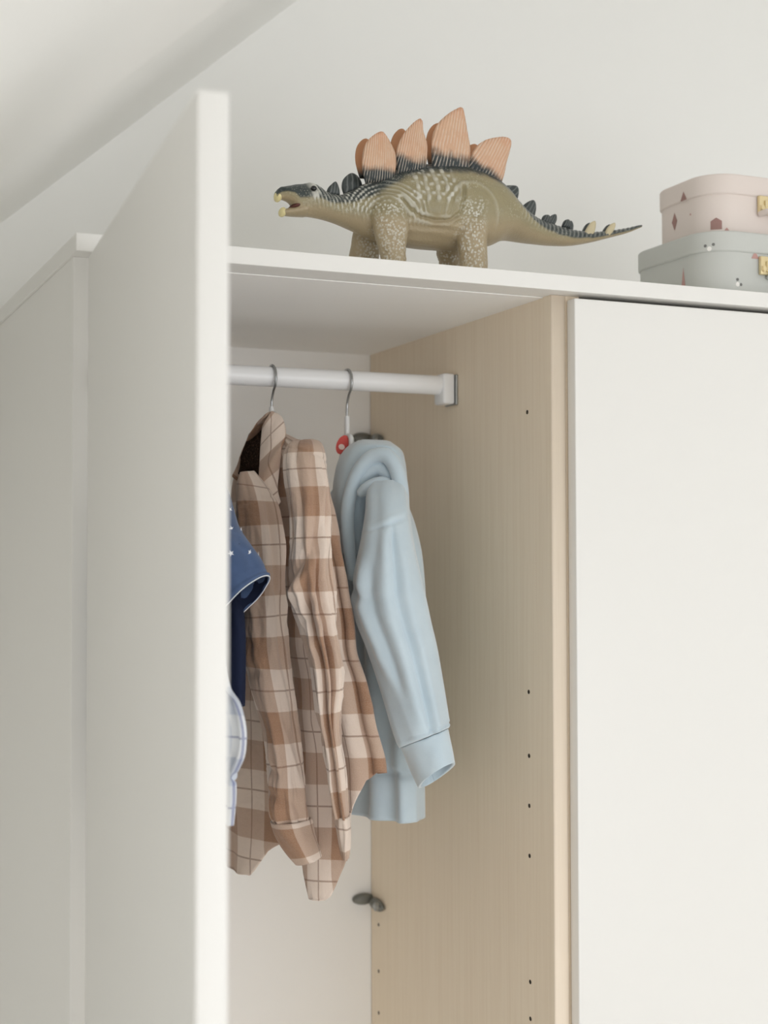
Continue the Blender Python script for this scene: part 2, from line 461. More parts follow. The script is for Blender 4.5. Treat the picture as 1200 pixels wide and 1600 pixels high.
W2 = empty('wardrobe_cabinet', (0.855, 0.30, 0.0), 'white wardrobe cabinet with its plain flat door closed, under the suitcases', 'wardrobe', 'wardrobe units')
box('side_panel', 0.5718, 0.590, YO+0.0003, 0.580, 0.0, 1.982, M_BEECH, W2, bev=0.0004)
box('side_panel', 1.1190, 1.1370, YO+0.0003, 0.580, 0.0, 1.982, M_WHITE, W2, bev=0.0004)
box('back_panel', 0.590, 1.119, YB, 0.566, 0.02, 1.98, M_INWHITE, W2, bev=0)
d2 = box('door', 0.5722, 1.1365, 0.0085, 0.0262, 0.06, 1.9765, M_WHITE, W2, bev=0.0016, seg=4); autosmooth(d2, 60)

# hanging rail
RX, RY, RZ = 0.0195, 0.285, 1.905
rail = empty('hanging_rail', (0.287, RY, RZ), 'white round clothes rail across the open wardrobe, holding the hangers', 'clothes rail')
cyl('rail_tube', (0.021, RY, RZ), (XD-0.004, RY, RZ), 0.0125, M_RAIL, rail, 48)
for xw, s in ((XD, -1), (0.0195, 1)):
    a, b = sorted((xw, xw+s*0.003)); box('rail_plate', a, b, RY-0.017, RY+0.017, 1.879, 1.918, M_SCREW, rail, bev=0.0006)
    a, b = sorted((xw+s*0.003, xw+s*0.020))
    bk = box('rail_bracket', a, b, RY-0.0145, RY+0.0145, 1.880, 1.9195, M_RAIL, rail, bev=0.003, seg=3); autosmooth(bk)

# ------------------------------------------------------------------ hangers
def hanger(x, label, zneck, ywid, zdrop, mat_body, plastic):
    h = empty('clothes_hanger', (x, RY, RZ), label, 'hanger', 'hangers on the rail')
    path = []
    R0 = 0.0165
    zc = RZ + 0.0125 - R0 + 0.0016
    for k in range(0, 15):
        a = math.radians(200 - k*(200+62)/14)
        path.append((x, RY + R0*math.cos(a)*-1, zc + R0*math.sin(a)))
    path += [(x, RY-0.001, zc-R0-0.010), (x, RY, zc-R0-0.02), (x, RY, zneck)]
    pipe('hook', path, 0.00155, M_CHROME, h, 10, 70)
    cyl('hook_collar', (x, RY, zneck+0.022), (x, RY, zneck-0.008), 0.0034, M_PLASTIC, h, 16, 0.001) if plastic else cyl('hook_collar', (x, RY, zneck+0.006), (x, RY, zneck-0.004), 0.003, M_PLASTIC, h, 16, 0.001)
    pipe('shoulder_bar', [(x, RY-ywid, zneck-zdrop), (x, RY-ywid*0.55, zneck-zdrop*0.45), (x, RY-0.012, zneck-0.006), (x, RY+0.012, zneck-0.006), (x, RY+ywid*0.55, zneck-zdrop*0.45), (x, RY+ywid, zneck-zdrop)], 0.0035, mat_body, h, 10, 40)
    return h
hanger(0.302, 'thin metal hanger hook carrying the brown plaid shirt', 1.862, 0.045, 0.07, M_CHROME, False)
h2 = hanger(0.403, 'metal hook with white plastic stem carrying the pale blue hoodie', 1.838, 0.028, 0.05, M_PLASTIC, True)
hanger(0.176, 'metal hanger holding the navy star shirt behind the open door', 1.83, 0.08, 0.06, M_CHROME, False)
hanger(0.103, 'metal hanger holding the pale checked shirt behind the open door', 1.80, 0.08, 0.06, M_CHROME, False)
# red swing tag on the hoodie hanger's stem
bm = bmesh.new()
r = bmesh.ops.create_circle(bm, cap_ends=True, segments=28, radius=1.0)
for v in bm.verts: v.co = Vector((v.co.x*0.0075, 0, v.co.y*0.0125))
ex = bmesh.ops.extrude_face_region(bm, geom=bm.faces[:])
bmesh.ops.translate(bm, verts=[e for e in ex['geom'] if isinstance(e, bmesh.types.BMVert)], vec=(0, 0.0012, 0))
bm.transform(Matrix.Translation((0.3935, 0.277, 1.8225)) @ Matrix.Rotation(math.radians(-18), 4, 'Z') @ Matrix.Rotation(math.radians(22), 4, 'Y'))
rt = from_bm('size_tag', bm, M_RED); tag(rt, 'small red oval tag hanging between the plaid shirt and hoodie hanger', 'tag')
bm = bmesh.new(); bmesh.ops.create_circle(bm, cap_ends=True, segments=20, radius=1.0)
for v in bm.verts: v.co = Vector((v.co.x*0.004, -0.0003, v.co.y*0.0035-0.003))
bm.transform(Matrix.Translation((0.3935, 0.277, 1.8225)) @ Matrix.Rotation(math.radians(-18), 4, 'Z') @ Matrix.Rotation(math.radians(22), 4, 'Y'))
from_bm('tag_print', bm, M_REDPRINT, rt)

# ------------------------------------------------------------------ brown plaid shirt
S = empty('plaid_shirt', (0.30, 0.27, 1.28), 'brown and cream plaid child shirt with collar and long sleeves on a hanger', 'shirt', 'clothes on the rail')
def hem_shirt(th):
    # th 0 = near side seam, 270 = front (towards the open door), 180 = far side
    x = np.array([0, 60, 80, 100, 120, 150, 180, 215, 240, 250, 258, 266, 276, 284, 290, 296, 301, 305, 311, 319, 328, 342, 360])
    z = np.array([1.442, 1.43, 1.40, 1.37, 1.36, 1.33, 1.30, 1.275, 1.276, 1.283, 1.29, 1.325, 1.352, 1.350, 1.338, 1.308, 1.245, 1.290, 1.325, 1.362, 1.395, 1.432, 1.442])
    return np.interp(th, x, z)
tube('body', [(0.3075,0.3048,1.8400,0.0025,-0.0052,0.0000,0.0090,0.0043,0.0000),
(0.3085,0.2925,1.8201,0.0065,-0.0675,0.0000,0.0139,0.0013,0.0000),
(0.3090,0.2882,1.7999,0.0090,-0.1118,0.0000,0.0179,0.0014,0.0000),
(0.3110,0.2923,1.7629,0.0110,-0.1327,0.0000,0.0219,0.0018,0.0000),
(0.3130,0.2846,1.7177,0.0130,-0.1454,0.0000,0.0249,0.0022,0.0000),
(0.3150,0.2837,1.6830,0.0150,-0.1463,0.0000,0.0269,0.0028,0.0000),
(0.3155,0.2796,1.6440,0.0175,-0.1504,0.0000,0.0278,0.0032,0.0000),
(0.3165,0.2745,1.6077,0.0195,-0.1555,0.0000,0.0298,0.0037,0.0000),
(0.3175,0.2734,1.5713,0.0215,-0.1566,0.0000,0.0317,0.0044,0.0000),
(0.3185,0.2638,1.5399,0.0235,-0.1662,0.0000,0.0327,0.0046,0.0000),
(0.3195,0.2575,1.4942,0.0265,-0.1725,0.0000,0.0336,0.0052,0.0000),
(0.3200,0.2495,1.4567,0.0300,-0.1805,0.0000,0.0355,0.0059,0.0000),
(0.3210,0.2483,1.4180,0.0310,-0.1817,0.0000,0.0375,0.0064,0.0000),
(0.3220,0.2472,1.3619,0.0320,-0.1828,0.0000,0.0374,0.0066,0.0000),
(0.3220,0.2461,1.2920,0.0340,-0.1839,0.0000,0.0374,0.0069,0.0000)], M_PLAID, S, 180, 130, zbot=hem_shirt, power=2.3,
     folds=[wavy(3, 0.0045, (4, 12), (0.2, 1.2)), crumple(8, 0.0018, 0.2, 1.2, k=(8, 22)), fold(312, 0.30, 1.1, -0.014, 8), fold(333, 0.3, 1.1, 0.006, 7), fold(296, 0.4, 1.1, 0.010, 7), fold(276, 0.35, 1.1, -0.016, 8), fold(252, 0.5, 1.1, 0.010, 8), fold(5, 0.25, 1.1, 0.004, 8), fold(350, 0.3, 0.9, -0.006, 6)])
tube('sleeve', [(0.2520,0.2300,1.7826,0.0086,-0.0031,0.0008,0.0034,0.0094,0.0000),
(0.2555,0.2200,1.7661,0.0182,-0.0066,-0.0030,0.0075,0.0207,0.0000),
(0.2548,0.2000,1.7411,0.0247,-0.0090,0.0000,0.0096,0.0263,0.0000),
(0.2516,0.1800,1.7121,0.0261,-0.0095,0.0015,0.0109,0.0301,0.0000),
(0.2497,0.1650,1.6589,0.0259,-0.0094,0.0000,0.0116,0.0319,0.0000),
(0.2477,0.1500,1.6136,0.0243,-0.0088,0.0018,0.0116,0.0319,0.0000),
(0.2450,0.1400,1.5818,0.0261,-0.0095,0.0000,0.0116,0.0319,0.0000),
(0.2464,0.1350,1.5601,0.0261,-0.0095,-0.0018,0.0116,0.0319,0.0000),
(0.2507,0.1300,1.5299,0.0247,-0.0090,0.0000,0.0116,0.0319,0.0000),
(0.2555,0.1250,1.5015,0.0222,-0.0081,0.0000,0.0113,0.0310,0.0000),
(0.2582,0.1200,1.4805,0.0215,-0.0078,0.0000,0.0109,0.0301,0.0000),
(0.2603,0.1150,1.4507,0.0215,-0.0078,0.0018,0.0109,0.0301,0.0000),
(0.2600,0.1100,1.4160,0.0234,-0.0085,-0.0018,0.0106,0.0291,0.0000),
(0.2619,0.1100,1.3964,0.0237,-0.0086,0.0014,0.0096,0.0263,0.0000),
(0.2645,0.1100,1.3867,0.0207,-0.0075,0.0025,0.0086,0.0235,0.0000)], M_PLAID, S, 128, 150, uvoff=(0.02, 0.01),
     folds=[wavy(21, 0.0018, (3, 8), (0.3, 2)), crumple(23, 0.0021, 0.1, 1.1), crumple(24, 0.0022, 0.75, 1.1), cross_fold(0.10, 280, -0.0022, 0.004, 90, -0.03), fold(300, 0.1, 0.8, -0.004, 10, 30), fold(235, 0.3, 1.0, 0.003, 12, 20),
            cross_fold(0.52, 210, -0.004, 0.02, 40, 0.02), cross_fold(0.60, 225, -0.003, 0.015, 40, -0.02), cross_fold(0.93, 240, -0.0035, 0.012, 60, 0.02), cross_fold(0.86, 220, -0.003, 0.012, 40, 0.03)])
fc = tube('cuff', [(0.2641,0.1100,1.3885,0.0217,-0.0079,0.0021,0.0092,0.0254,0.0000),
(0.2690,0.1100,1.3740,0.0207,-0.0075,0.0028,0.0092,0.0254,0.0000),
(0.2770,0.1100,1.3582,0.0178,-0.0065,0.0039,0.0092,0.0254,0.0000),
(0.2854,0.1100,1.3433,0.0138,-0.0050,0.0046,0.0089,0.0244,0.0000)], M_PLAID, S, 96, 24, closed_top=False, uvoff=(0.035, 0.05), folds=[wavy(31, 0.0012, (3, 7), (0.2, 1))], thick=0.003)
tube('sleeve', [(0.2951,0.1450,1.8156,0.0083,-0.0030,0.0007,0.0027,0.0075,0.0000),
(0.2902,0.1350,1.8125,0.0162,-0.0059,0.0007,0.0058,0.0160,0.0000),
(0.2850,0.1220,1.8033,0.0211,-0.0077,0.0007,0.0086,0.0235,0.0000),
(0.2794,0.1050,1.7818,0.0236,-0.0086,0.0007,0.0103,0.0282,0.0000),
(0.2761,0.0850,1.7451,0.0230,-0.0084,0.0007,0.0116,0.0319,0.0000),
(0.2727,0.0700,1.7023,0.0234,-0.0085,0.0007,0.0120,0.0329,0.0000),
(0.2689,0.0600,1.6603,0.0252,-0.0092,0.0007,0.0120,0.0329,0.0000),
(0.2700,0.0550,1.6285,0.0244,-0.0089,0.0000,0.0116,0.0319,0.0000),
(0.2759,0.0500,1.5974,0.0208,-0.0076,0.0000,0.0109,0.0301,0.0000),
(0.2829,0.0500,1.5662,0.0192,-0.0070,0.0000,0.0103,0.0282,0.0000),
(0.2858,0.0500,1.5401,0.0186,-0.0068,0.0017,0.0096,0.0263,0.0000),
(0.2862,0.0500,1.5125,0.0150,-0.0055,0.0017,0.0096,0.0263,0.0000),
(0.2892,0.0500,1.4855,0.0124,-0.0045,0.0010,0.0096,0.0263,0.0000),
(0.2943,0.0500,1.4535,0.0111,-0.0040,0.0017,0.0096,0.0263,0.0000),
(0.2980,0.0500,1.4212,0.0091,-0.0033,0.0007,0.0092,0.0254,0.0000),
(0.3014,0.0500,1.3996,0.0075,-0.0027,0.0000,0.0079,0.0216,0.0000)], M_PLAID, S, 160, 180, uvoff=(0.0, 0.055),
     folds=[wavy(41, 0.0016, (4, 9), (0.3, 2)), crumple(43, 0.0038, 0.25, 0.85), crumple(44, 0.0012, 0.0, 1.1, k=(5, 14)), cross_fold(0.085, 290, -0.0022, 0.004, 90, 0.03),
            fold(292, 0.30, 1.0, -0.007, 8, -10), fold(270, 0.42, 1.05, 0.007, 8, 6), fold(252, 0.45, 1.05, -0.007, 7, 10), fold(235, 0.40, 1.05, 0.006, 8, 10), fold(312, 0.15, 0.75, 0.004, 9, -12), fold(325, 0.1, 0.7, -0.004, 7, -10),
            cross_fold(0.38, 240, -0.006, 0.022, 45, -0.10), cross_fold(0.43, 240, 0.006, 0.02, 50, -0.10), cross_fold(0.49, 255, -0.006, 0.02, 45, -0.12), cross_fold(0.55, 270, 0.005, 0.02, 40, -0.10)])
tube('cuff', [(0.3017,0.0500,1.4009,0.0085,-0.0031,0.0000,0.0089,0.0244,0.0000),
(0.3032,0.0500,1.3853,0.0078,-0.0028,-0.0003,0.0089,0.0244,0.0000),
(0.3043,0.0500,1.3704,0.0062,-0.0023,0.0007,0.0089,0.0244,0.0000),
(0.3054,0.0500,1.3562,0.0039,-0.0014,0.0017,0.0089,0.0244,0.0000)], M_PLAID, S, 96, 24, closed_top=False, uvoff=(0.06, 0.02), folds=[wavy(51, 0.001, (3, 7), (0.2, 1))], thick=0.003)

def ribbon(name, rows, mat, parent, thick=0.003, n=40, m=9, bow=0.004, bowdir=(-0.35, -0.94, 0), uvoff=(0, 0)):
    Q, L = crom(np.asarray(rows, float), np.linspace(0, 1, n))
    vs, uv, fs = [], [], []
    for i in range(n):
        A, B = Q[i, :3], Q[i, 3:]
        for k in range(m):
            u = k/(m-1); p = A+(B-A)*u + np.array(bowdir)*bow*math.sin(math.pi*u) + np.array(bowdir)*0.0012*math.sin(i*0.5+u*3)
            vs.append(p); uv.append((np.linalg.norm(B-A)*u+uvoff[0], L*i/(n-1)+uvoff[1]))
    for i in range(n-1):
        for k in range(m-1):
            a = i*m+k; fs.append((a, a+1, a+m+1, a+m))
    o = mesh(name, vs, fs, mat, parent); me = o.data; ul = me.uv_layers.new(name='UVMap')
    for lp in me.loops: ul.data[lp.index].uv = uv[lp.vertex_index]
    md = o.modifiers.new('cloth_thickness', 'SOLIDIFY'); md.thickness = thick; md.offset = 0
    md = o.modifiers.new('soft', 'SUBSURF'); md.levels = 1; md.render_levels = 1
    return o
ribbon('collar', [(0.2873,0.2750,1.8404,0.2981,0.2750,1.8613),
(0.2804,0.2620,1.8218,0.3077,0.2620,1.8526),
(0.2747,0.2500,1.7974,0.3084,0.2500,1.8296),
(0.2689,0.2350,1.7748,0.2973,0.2350,1.8094),
(0.2688,0.2250,1.7590,0.2897,0.2250,1.7770),
(0.2742,0.2150,1.7419,0.2854,0.2150,1.7573),
(0.2813,0.2100,1.7380,0.2869,0.2100,1.7449)], M_PLAID, S, 0.004, bow=0.007, uvoff=(0.03, 0.0))
ribbon('collar', [(0.2891,0.2780,1.8534,0.2991,0.2780,1.8609),
(0.2832,0.3000,1.8423,0.3000,0.3000,1.8461),
(0.2797,0.3200,1.8262,0.2992,0.3200,1.8268),
(0.2770,0.3350,1.8094,0.2966,0.3350,1.8066),
(0.2744,0.3400,1.7966,0.2897,0.3400,1.7856),
(0.2677,0.3400,1.7827,0.2812,0.3400,1.7724)], M_PLAID, S, 0.004, bow=0.004, uvoff=(0.0, 0.04))
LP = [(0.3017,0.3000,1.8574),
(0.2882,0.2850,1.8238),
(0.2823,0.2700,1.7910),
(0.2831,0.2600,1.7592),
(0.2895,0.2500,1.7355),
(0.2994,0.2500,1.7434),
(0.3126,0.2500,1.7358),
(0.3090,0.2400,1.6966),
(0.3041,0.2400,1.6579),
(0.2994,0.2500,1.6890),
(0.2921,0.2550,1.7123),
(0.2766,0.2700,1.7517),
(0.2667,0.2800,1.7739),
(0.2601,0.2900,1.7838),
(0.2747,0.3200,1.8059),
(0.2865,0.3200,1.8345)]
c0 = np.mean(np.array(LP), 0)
lo = mesh('neck_shade_panel', LP+[tuple(c0)], [(i, (i+1) % len(LP), len(LP)) for i in range(len(LP))], M_NECKSHADE, S)
lo['label'] = 'dark brown panel painted as the shade inside the shirt neck'
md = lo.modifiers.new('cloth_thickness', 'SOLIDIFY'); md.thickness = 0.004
def button(loc, nrm, r, mat, parent):
    n = Vector(nrm).normalized(); p = Vector(loc)
    return cyl('button', p, p+n*0.002, r, mat, parent, 18, 0.0006)

# ------------------------------------------------------------------ pale blue hoodie
H = empty('hooded_jacket', (0.42, 0.28, 1.36), 'pale blue velour child hoodie hanging beside the beech panel', 'hoodie', 'clothes on the rail')
def hem_hood(th): return np.full_like(th, 1.366)
tube('body', [(0.4220,0.2984,1.7845,0.0020,-0.0316,0.0000,0.0150,0.0009,0.0000),
(0.4235,0.2849,1.7590,0.0035,-0.0851,0.0000,0.0280,0.0012,0.0000),
(0.4250,0.2930,1.7348,0.0050,-0.1170,0.0000,0.0360,0.0015,0.0000),
(0.4260,0.2942,1.6961,0.0060,-0.1358,0.0000,0.0420,0.0019,0.0000),
(0.4270,0.2962,1.6579,0.0070,-0.1388,0.0000,0.0459,0.0023,0.0000),
(0.4280,0.2968,1.5968,0.0080,-0.1382,0.0000,0.0479,0.0028,0.0000),
(0.4285,0.2981,1.5205,0.0085,-0.1369,0.0000,0.0479,0.0030,0.0000),
(0.4290,0.3013,1.4322,0.0090,-0.1337,0.0000,0.0469,0.0032,0.0000),
(0.4290,0.3004,1.4233,0.0090,-0.1346,0.0000,0.0429,0.0029,0.0000),
(0.4290,0.2986,1.4101,0.0090,-0.1364,0.0000,0.0419,0.0028,0.0000),
(0.4290,0.2979,1.3649,0.0090,-0.1371,0.0000,0.0419,0.0028,0.0000)], M_FLEECE, H, 150, 110, power=2.4,
     folds=[wavy(61, 0.0035, (3, 8), (0.2, 1.2)), fold(330, 0.3, 1.1, -0.008, 9), fold(345, 0.4, 1.1, 0.004, 8), fold(312, 0.3, 1.1, 0.006, 9), fold(300, 0.2, 1.0, -0.01, 7), fold(280, 0.1, 1.1, 0.008, 8), cross_fold(0.865, 320, -0.004, 0.006, 400)], thick=0.003)
tube('sleeve', [(0.4102,0.1720,1.7721,0.0162,-0.0059,0.0008,0.0041,0.0113,0.0000),
(0.4054,0.1650,1.7602,0.0226,-0.0082,0.0015,0.0082,0.0226,0.0000),
(0.3992,0.1500,1.7355,0.0249,-0.0090,0.0019,0.0116,0.0319,0.0000),
(0.3930,0.1350,1.7020,0.0292,-0.0106,-0.0011,0.0130,0.0357,0.0000),
(0.3890,0.1250,1.6614,0.0370,-0.0135,-0.0007,0.0140,0.0385,0.0000),
(0.3879,0.1200,1.6318,0.0421,-0.0153,-0.0007,0.0144,0.0395,0.0000),
(0.3921,0.1150,1.6057,0.0413,-0.0150,-0.0011,0.0144,0.0395,0.0000),
(0.3995,0.1100,1.5774,0.0385,-0.0140,0.0000,0.0137,0.0376,0.0000),
(0.4057,0.1050,1.5474,0.0360,-0.0131,-0.0007,0.0133,0.0366,0.0000),
(0.4118,0.1000,1.5153,0.0335,-0.0122,0.0000,0.0127,0.0348,0.0000),
(0.4150,0.0950,1.4937,0.0313,-0.0114,0.0037,0.0123,0.0338,0.0000),
(0.4171,0.0900,1.4795,0.0289,-0.0105,0.0095,0.0116,0.0319,0.0000),
(0.4183,0.0900,1.4737,0.0265,-0.0096,0.0110,0.0103,0.0282,-0.0040)], M_FLEECE, H, 144, 150,
     folds=[wavy(71, 0.0014, (3, 7), (0.3, 1.5)), fold(278, 0.22, 1.0, -0.007, 8, 12), fold(258, 0.25, 0.92, 0.0045, 12, 14), fold(235, 0.38, 0.8, -0.006, 9, 25), fold(215, 0.35, 0.75, 0.004, 10, 20), fold(298, 0.3, 1.0, 0.003, 12, 0),
            cross_fold(0.20, 275, -0.003, 0.005, 60, -0.05), cross_fold(0.175, 275, 0.002, 0.015, 60, -0.05), cross_fold(0.47, 205, -0.006, 0.03, 45, 0.05), cross_fold(0.97, 300, -0.003, 0.008, 70)], thick=0.003)
tube('cuff', [(0.4187,0.0900,1.4733,0.0254,-0.0093,0.0106,0.0099,0.0273,-0.0040),
(0.4203,0.0900,1.4703,0.0248,-0.0090,0.0113,0.0106,0.0291,-0.0050),
(0.4244,0.0850,1.4514,0.0226,-0.0082,0.0117,0.0106,0.0291,-0.0080),
(0.4292,0.0800,1.4314,0.0199,-0.0072,0.0124,0.0103,0.0282,-0.0110)], M_FLEECE, H, 96, 36, closed_top=False, folds=[wavy(75, 0.0006, (3, 6), (0.2, 1))], thick=0.0035)
tube('hood', [(0.4299,0.2600,1.8271,0.0189,-0.0069,-0.0008,0.0068,0.0188,0.0000),
(0.4282,0.2550,1.8170,0.0321,-0.0117,-0.0024,0.0154,0.0423,0.0000),
(0.4234,0.2500,1.8024,0.0388,-0.0141,-0.0028,0.0188,0.0517,0.0000),
(0.4187,0.2450,1.7808,0.0424,-0.0154,-0.0024,0.0205,0.0564,0.0000),
(0.4152,0.2400,1.7538,0.0441,-0.0160,-0.0028,0.0205,0.0564,0.0000),
(0.4151,0.2400,1.7200,0.0418,-0.0152,-0.0008,0.0188,0.0517,0.0000),
(0.4159,0.2400,1.6843,0.0381,-0.0138,0.0032,0.0154,0.0423,0.0000)], M_FLEECE, H, 96, 50, power=2.2, folds=[wavy(81, 0.002, (3, 6), (0.2, 1.2)), fold(235, 0.2, 1.0, -0.006, 10), fold(282, 0.12, 1.2, -0.045, 30), fold(290, 0.3, 1.2, -0.02, 20)], thick=0.003)
pipe('hood_rim', [(0.3702,0.1850,1.6542,0.0060),
(0.3685,0.1950,1.6963,0.0075),
(0.3690,0.2000,1.7349,0.0080),
(0.3769,0.2050,1.7646,0.0085),
(0.3857,0.2000,1.7870,0.0090),
(0.3983,0.1900,1.8014,0.0095),
(0.4099,0.1780,1.8024,0.0095),
(0.4173,0.1680,1.7897,0.0090),
(0.4212,0.1600,1.7663,0.0090),
(0.4208,0.1500,1.7339,0.0070)], 0.012, M_FLEECE, H, 28, 70)
pipe('hood_fold', [(0.3873,0.2100,1.7494,0.0050),
(0.3895,0.2050,1.7726,0.0090),
(0.3992,0.1980,1.7856,0.0100),
(0.4092,0.1900,1.7877,0.0100),
(0.4150,0.1820,1.7773,0.0080),
(0.4174,0.1780,1.7617,0.0050)], 0.012, M_FLEECE, H, 24, 50)
pipe('hood_fold', [(0.3799,0.1900,1.7562,0.0050),
(0.3878,0.1850,1.7623,0.0080),
(0.3990,0.1780,1.7683,0.0085),
(0.4081,0.1720,1.7667,0.0085),
(0.4133,0.1650,1.7534,0.0080)], 0.012, M_FLEECE, H, 24, 50)

# ------------------------------------------------------------------ navy star shirt (mostly behind the open door)
Nv = empty('star_shirt', (0.19, 0.27, 1.50), 'navy cotton shirt printed with small white stars, peeping past the door edge', 'shirt', 'clothes on the rail')
tube('body', [(0.1765,0.2358,1.7874,0.0015,-0.1042,0.0000,0.0120,0.0002,0.0000),
(0.1765,0.2513,1.7576,0.0015,-0.1487,0.0000,0.0200,0.0002,0.0000),
(0.1765,0.2518,1.7221,0.0015,-0.1682,0.0000,0.0200,0.0002,0.0000),
(0.1775,0.2507,1.6601,0.0025,-0.1793,0.0000,0.0200,0.0003,0.0000),
(0.1785,0.2359,1.6200,0.0035,-0.1941,0.0000,0.0200,0.0004,0.0000),
(0.1785,0.2315,1.5735,0.0035,-0.1985,0.0000,0.0200,0.0004,0.0000),
(0.1785,0.2314,1.5235,0.0035,-0.1986,0.0000,0.0200,0.0004,0.0000)], M_NAVYSHADE, Nv, 96, 60, power=2.3, folds=[wavy(91, 0.004, (3, 9), (0.2, 1.2))])
ns, npos, nnor = tube('sleeve', [(0.1826,0.1200,1.7634,0.0073,-0.0027,-0.0007,0.0034,0.0094,0.0000),
(0.1765,0.1000,1.7476,0.0125,-0.0045,-0.0014,0.0068,0.0188,0.0000),
(0.1703,0.0750,1.7273,0.0161,-0.0059,-0.0014,0.0089,0.0244,0.0000),
(0.1670,0.0550,1.7117,0.0185,-0.0067,-0.0014,0.0103,0.0282,0.0000),
(0.1680,0.0400,1.6939,0.0233,-0.0085,0.0000,0.0109,0.0301,0.0000),
(0.1738,0.0350,1.6741,0.0274,-0.0100,0.0037,0.0109,0.0301,0.0000),
(0.1817,0.0300,1.6340,0.0258,-0.0094,0.0237,0.0089,0.0244,-0.0120)], M_NAVY, Nv, 96, 60, folds=[wavy(95, 0.0012, (3, 7), (0.3, 1.5)), cross_fold(0.86, 300, -0.0012, 0.006, 400), cross_fold(0.97, 300, 0.0025, 0.02, 400)], ret=True)
# white edging of the sleeve opening
pipe('hem_stitching', [tuple(npos[-1, k]+nnor[-1, k]*0.0006) for k in range(0, 97, 4)], 0.00055, M_STITCH, Nv, 8, 200)
inn = tube('sleeve_inside_shade', [tuple(r) for r in np.asarray([(0.1826,0.1200,1.7634,0.0073,-0.0027,-0.0007,0.0034,0.0094,0.0000),
(0.1765,0.1000,1.7476,0.0125,-0.0045,-0.0014,0.0068,0.0188,0.0000),
(0.1703,0.0750,1.7273,0.0161,-0.0059,-0.0014,0.0089,0.0244,0.0000),
(0.1670,0.0550,1.7117,0.0185,-0.0067,-0.0014,0.0103,0.0282,0.0000),
(0.1680,0.0400,1.6939,0.0233,-0.0085,0.0000,0.0109,0.0301,0.0000),
(0.1738,0.0350,1.6741,0.0274,-0.0100,0.0037,0.0109,0.0301,0.0000),
(0.1817,0.0300,1.6340,0.0258,-0.0094,0.0237,0.0089,0.0244,-0.0120)])[4:]*np.r_[np.ones(3), np.full(6, 0.95)]], M_NAVYSHADE, Nv, 64, 24, closed_top=True, thick=0)
bm = bmesh.new(); rng = random.Random(5)
for i in range(8, 52, 11):
    for k in range(2, 96, 11):
        kk = (k + (i % 2)*3 + rng.randint(-1, 1)) % 96; ii = min(max(i+rng.randint(-1, 1), 1), 57)
        p = Vector(npos[ii, kk]); n = Vector(nnor[ii, kk]); t = Vector(npos[ii, (kk+1) % 96])-p
        t = (t-n*t.dot(n)).normalized(); b = n.cross(t); rot = rng.uniform(0, 6.28); p = p+n*0.0005
        vv = [bm.verts.new(p + (t*math.cos(rot+j*math.pi/5)+b*math.sin(rot+j*math.pi/5))*(0.0034 if j % 2 == 0 else 0.0014)) for j in range(10)]
        bm.faces.new(vv)
so = from_bm('star_print', bm, M_STITCH, Nv); so['kind'] = 'stuff'

# pale checked shirt
Pv = empty('checked_shirt', (0.105, 0.27, 1.35), 'pale blue and white checked shirt, a sliver showing below the navy one', 'shirt', 'clothes on the rail')
tube('body', [(0.1025,0.1469,1.7366,0.0025,-0.1931,0.0000,0.0120,0.0002,0.0000),
(0.1050,0.1688,1.7050,0.0050,-0.2312,0.0000,0.0200,0.0004,0.0000),
(0.1065,0.1676,1.6618,0.0065,-0.2524,0.0000,0.0220,0.0006,0.0000),
(0.1075,0.1673,1.6013,0.0075,-0.2627,0.0000,0.0220,0.0006,0.0000),
(0.1085,0.1583,1.5573,0.0085,-0.2717,0.0000,0.0220,0.0007,0.0000),
(0.1095,0.1457,1.5445,0.0095,-0.2843,0.0000,0.0220,0.0007,0.0000),
(0.1095,0.1370,1.5229,0.0095,-0.2930,0.0000,0.0220,0.0007,0.0000),
(0.1095,0.1389,1.4993,0.0095,-0.2911,0.0000,0.0220,0.0007,0.0000),
(0.1095,0.1503,1.4777,0.0095,-0.2797,0.0000,0.0220,0.0007,0.0000),
(0.1095,0.1513,1.4551,0.0095,-0.2787,0.0000,0.0220,0.0007,0.0000),
(0.1095,0.1532,1.4309,0.0095,-0.2768,0.0000,0.0220,0.0008,0.0000)], M_PALEPLAID, Pv, 120, 90, power=2.3, folds=[wavy(101, 0.004, (4, 11), (0.2, 1.2)), fold(350, 0.5, 1.1, -0.006, 7), cross_fold(0.86, 0, -0.006, 0.01, 200)])

# ------------------------------------------------------------------ toy dinosaur
YC = 0.11
PROF = np.array([(0.2454,2.0900,2.0813),
(0.2476,2.0931,2.0800),
(0.2514,2.0956,2.0819),
(0.2575,2.0977,2.0814),
(0.2644,2.0991,2.0780),
(0.2706,2.1005,2.0684),
(0.2783,2.1024,2.0655),
(0.2867,2.1036,2.0656),
(0.2961,2.1020,2.0650),
(0.3038,2.0965,2.0642),
(0.3117,2.0943,2.0627),
(0.3227,2.0939,2.0600),
(0.3369,2.0998,2.0554),
(0.3528,2.1095,2.0501),
(0.3705,2.1203,2.0457),
(0.3948,2.1311,2.0426),
(0.4195,2.1382,2.0409),
(0.4444,2.1424,2.0414),
(0.4695,2.1443,2.0428),
(0.4950,2.1416,2.0457),
(0.5164,2.1346,2.0521),
(0.5319,2.1246,2.0596),
(0.5432,2.1125,2.0613),
(0.5571,2.1014,2.0606),
(0.5747,2.0922,2.0597),
(0.5996,2.0858,2.0595),
(0.6265,2.0815,2.0614),
(0.6538,2.0808,2.0673),
(0.6815,2.0844,2.0756),
(0.7096,2.0909,2.0845),
(0.7285,2.0963,2.0926),
(0.7313,2.0961,2.0945)])          # x, top z, bottom z
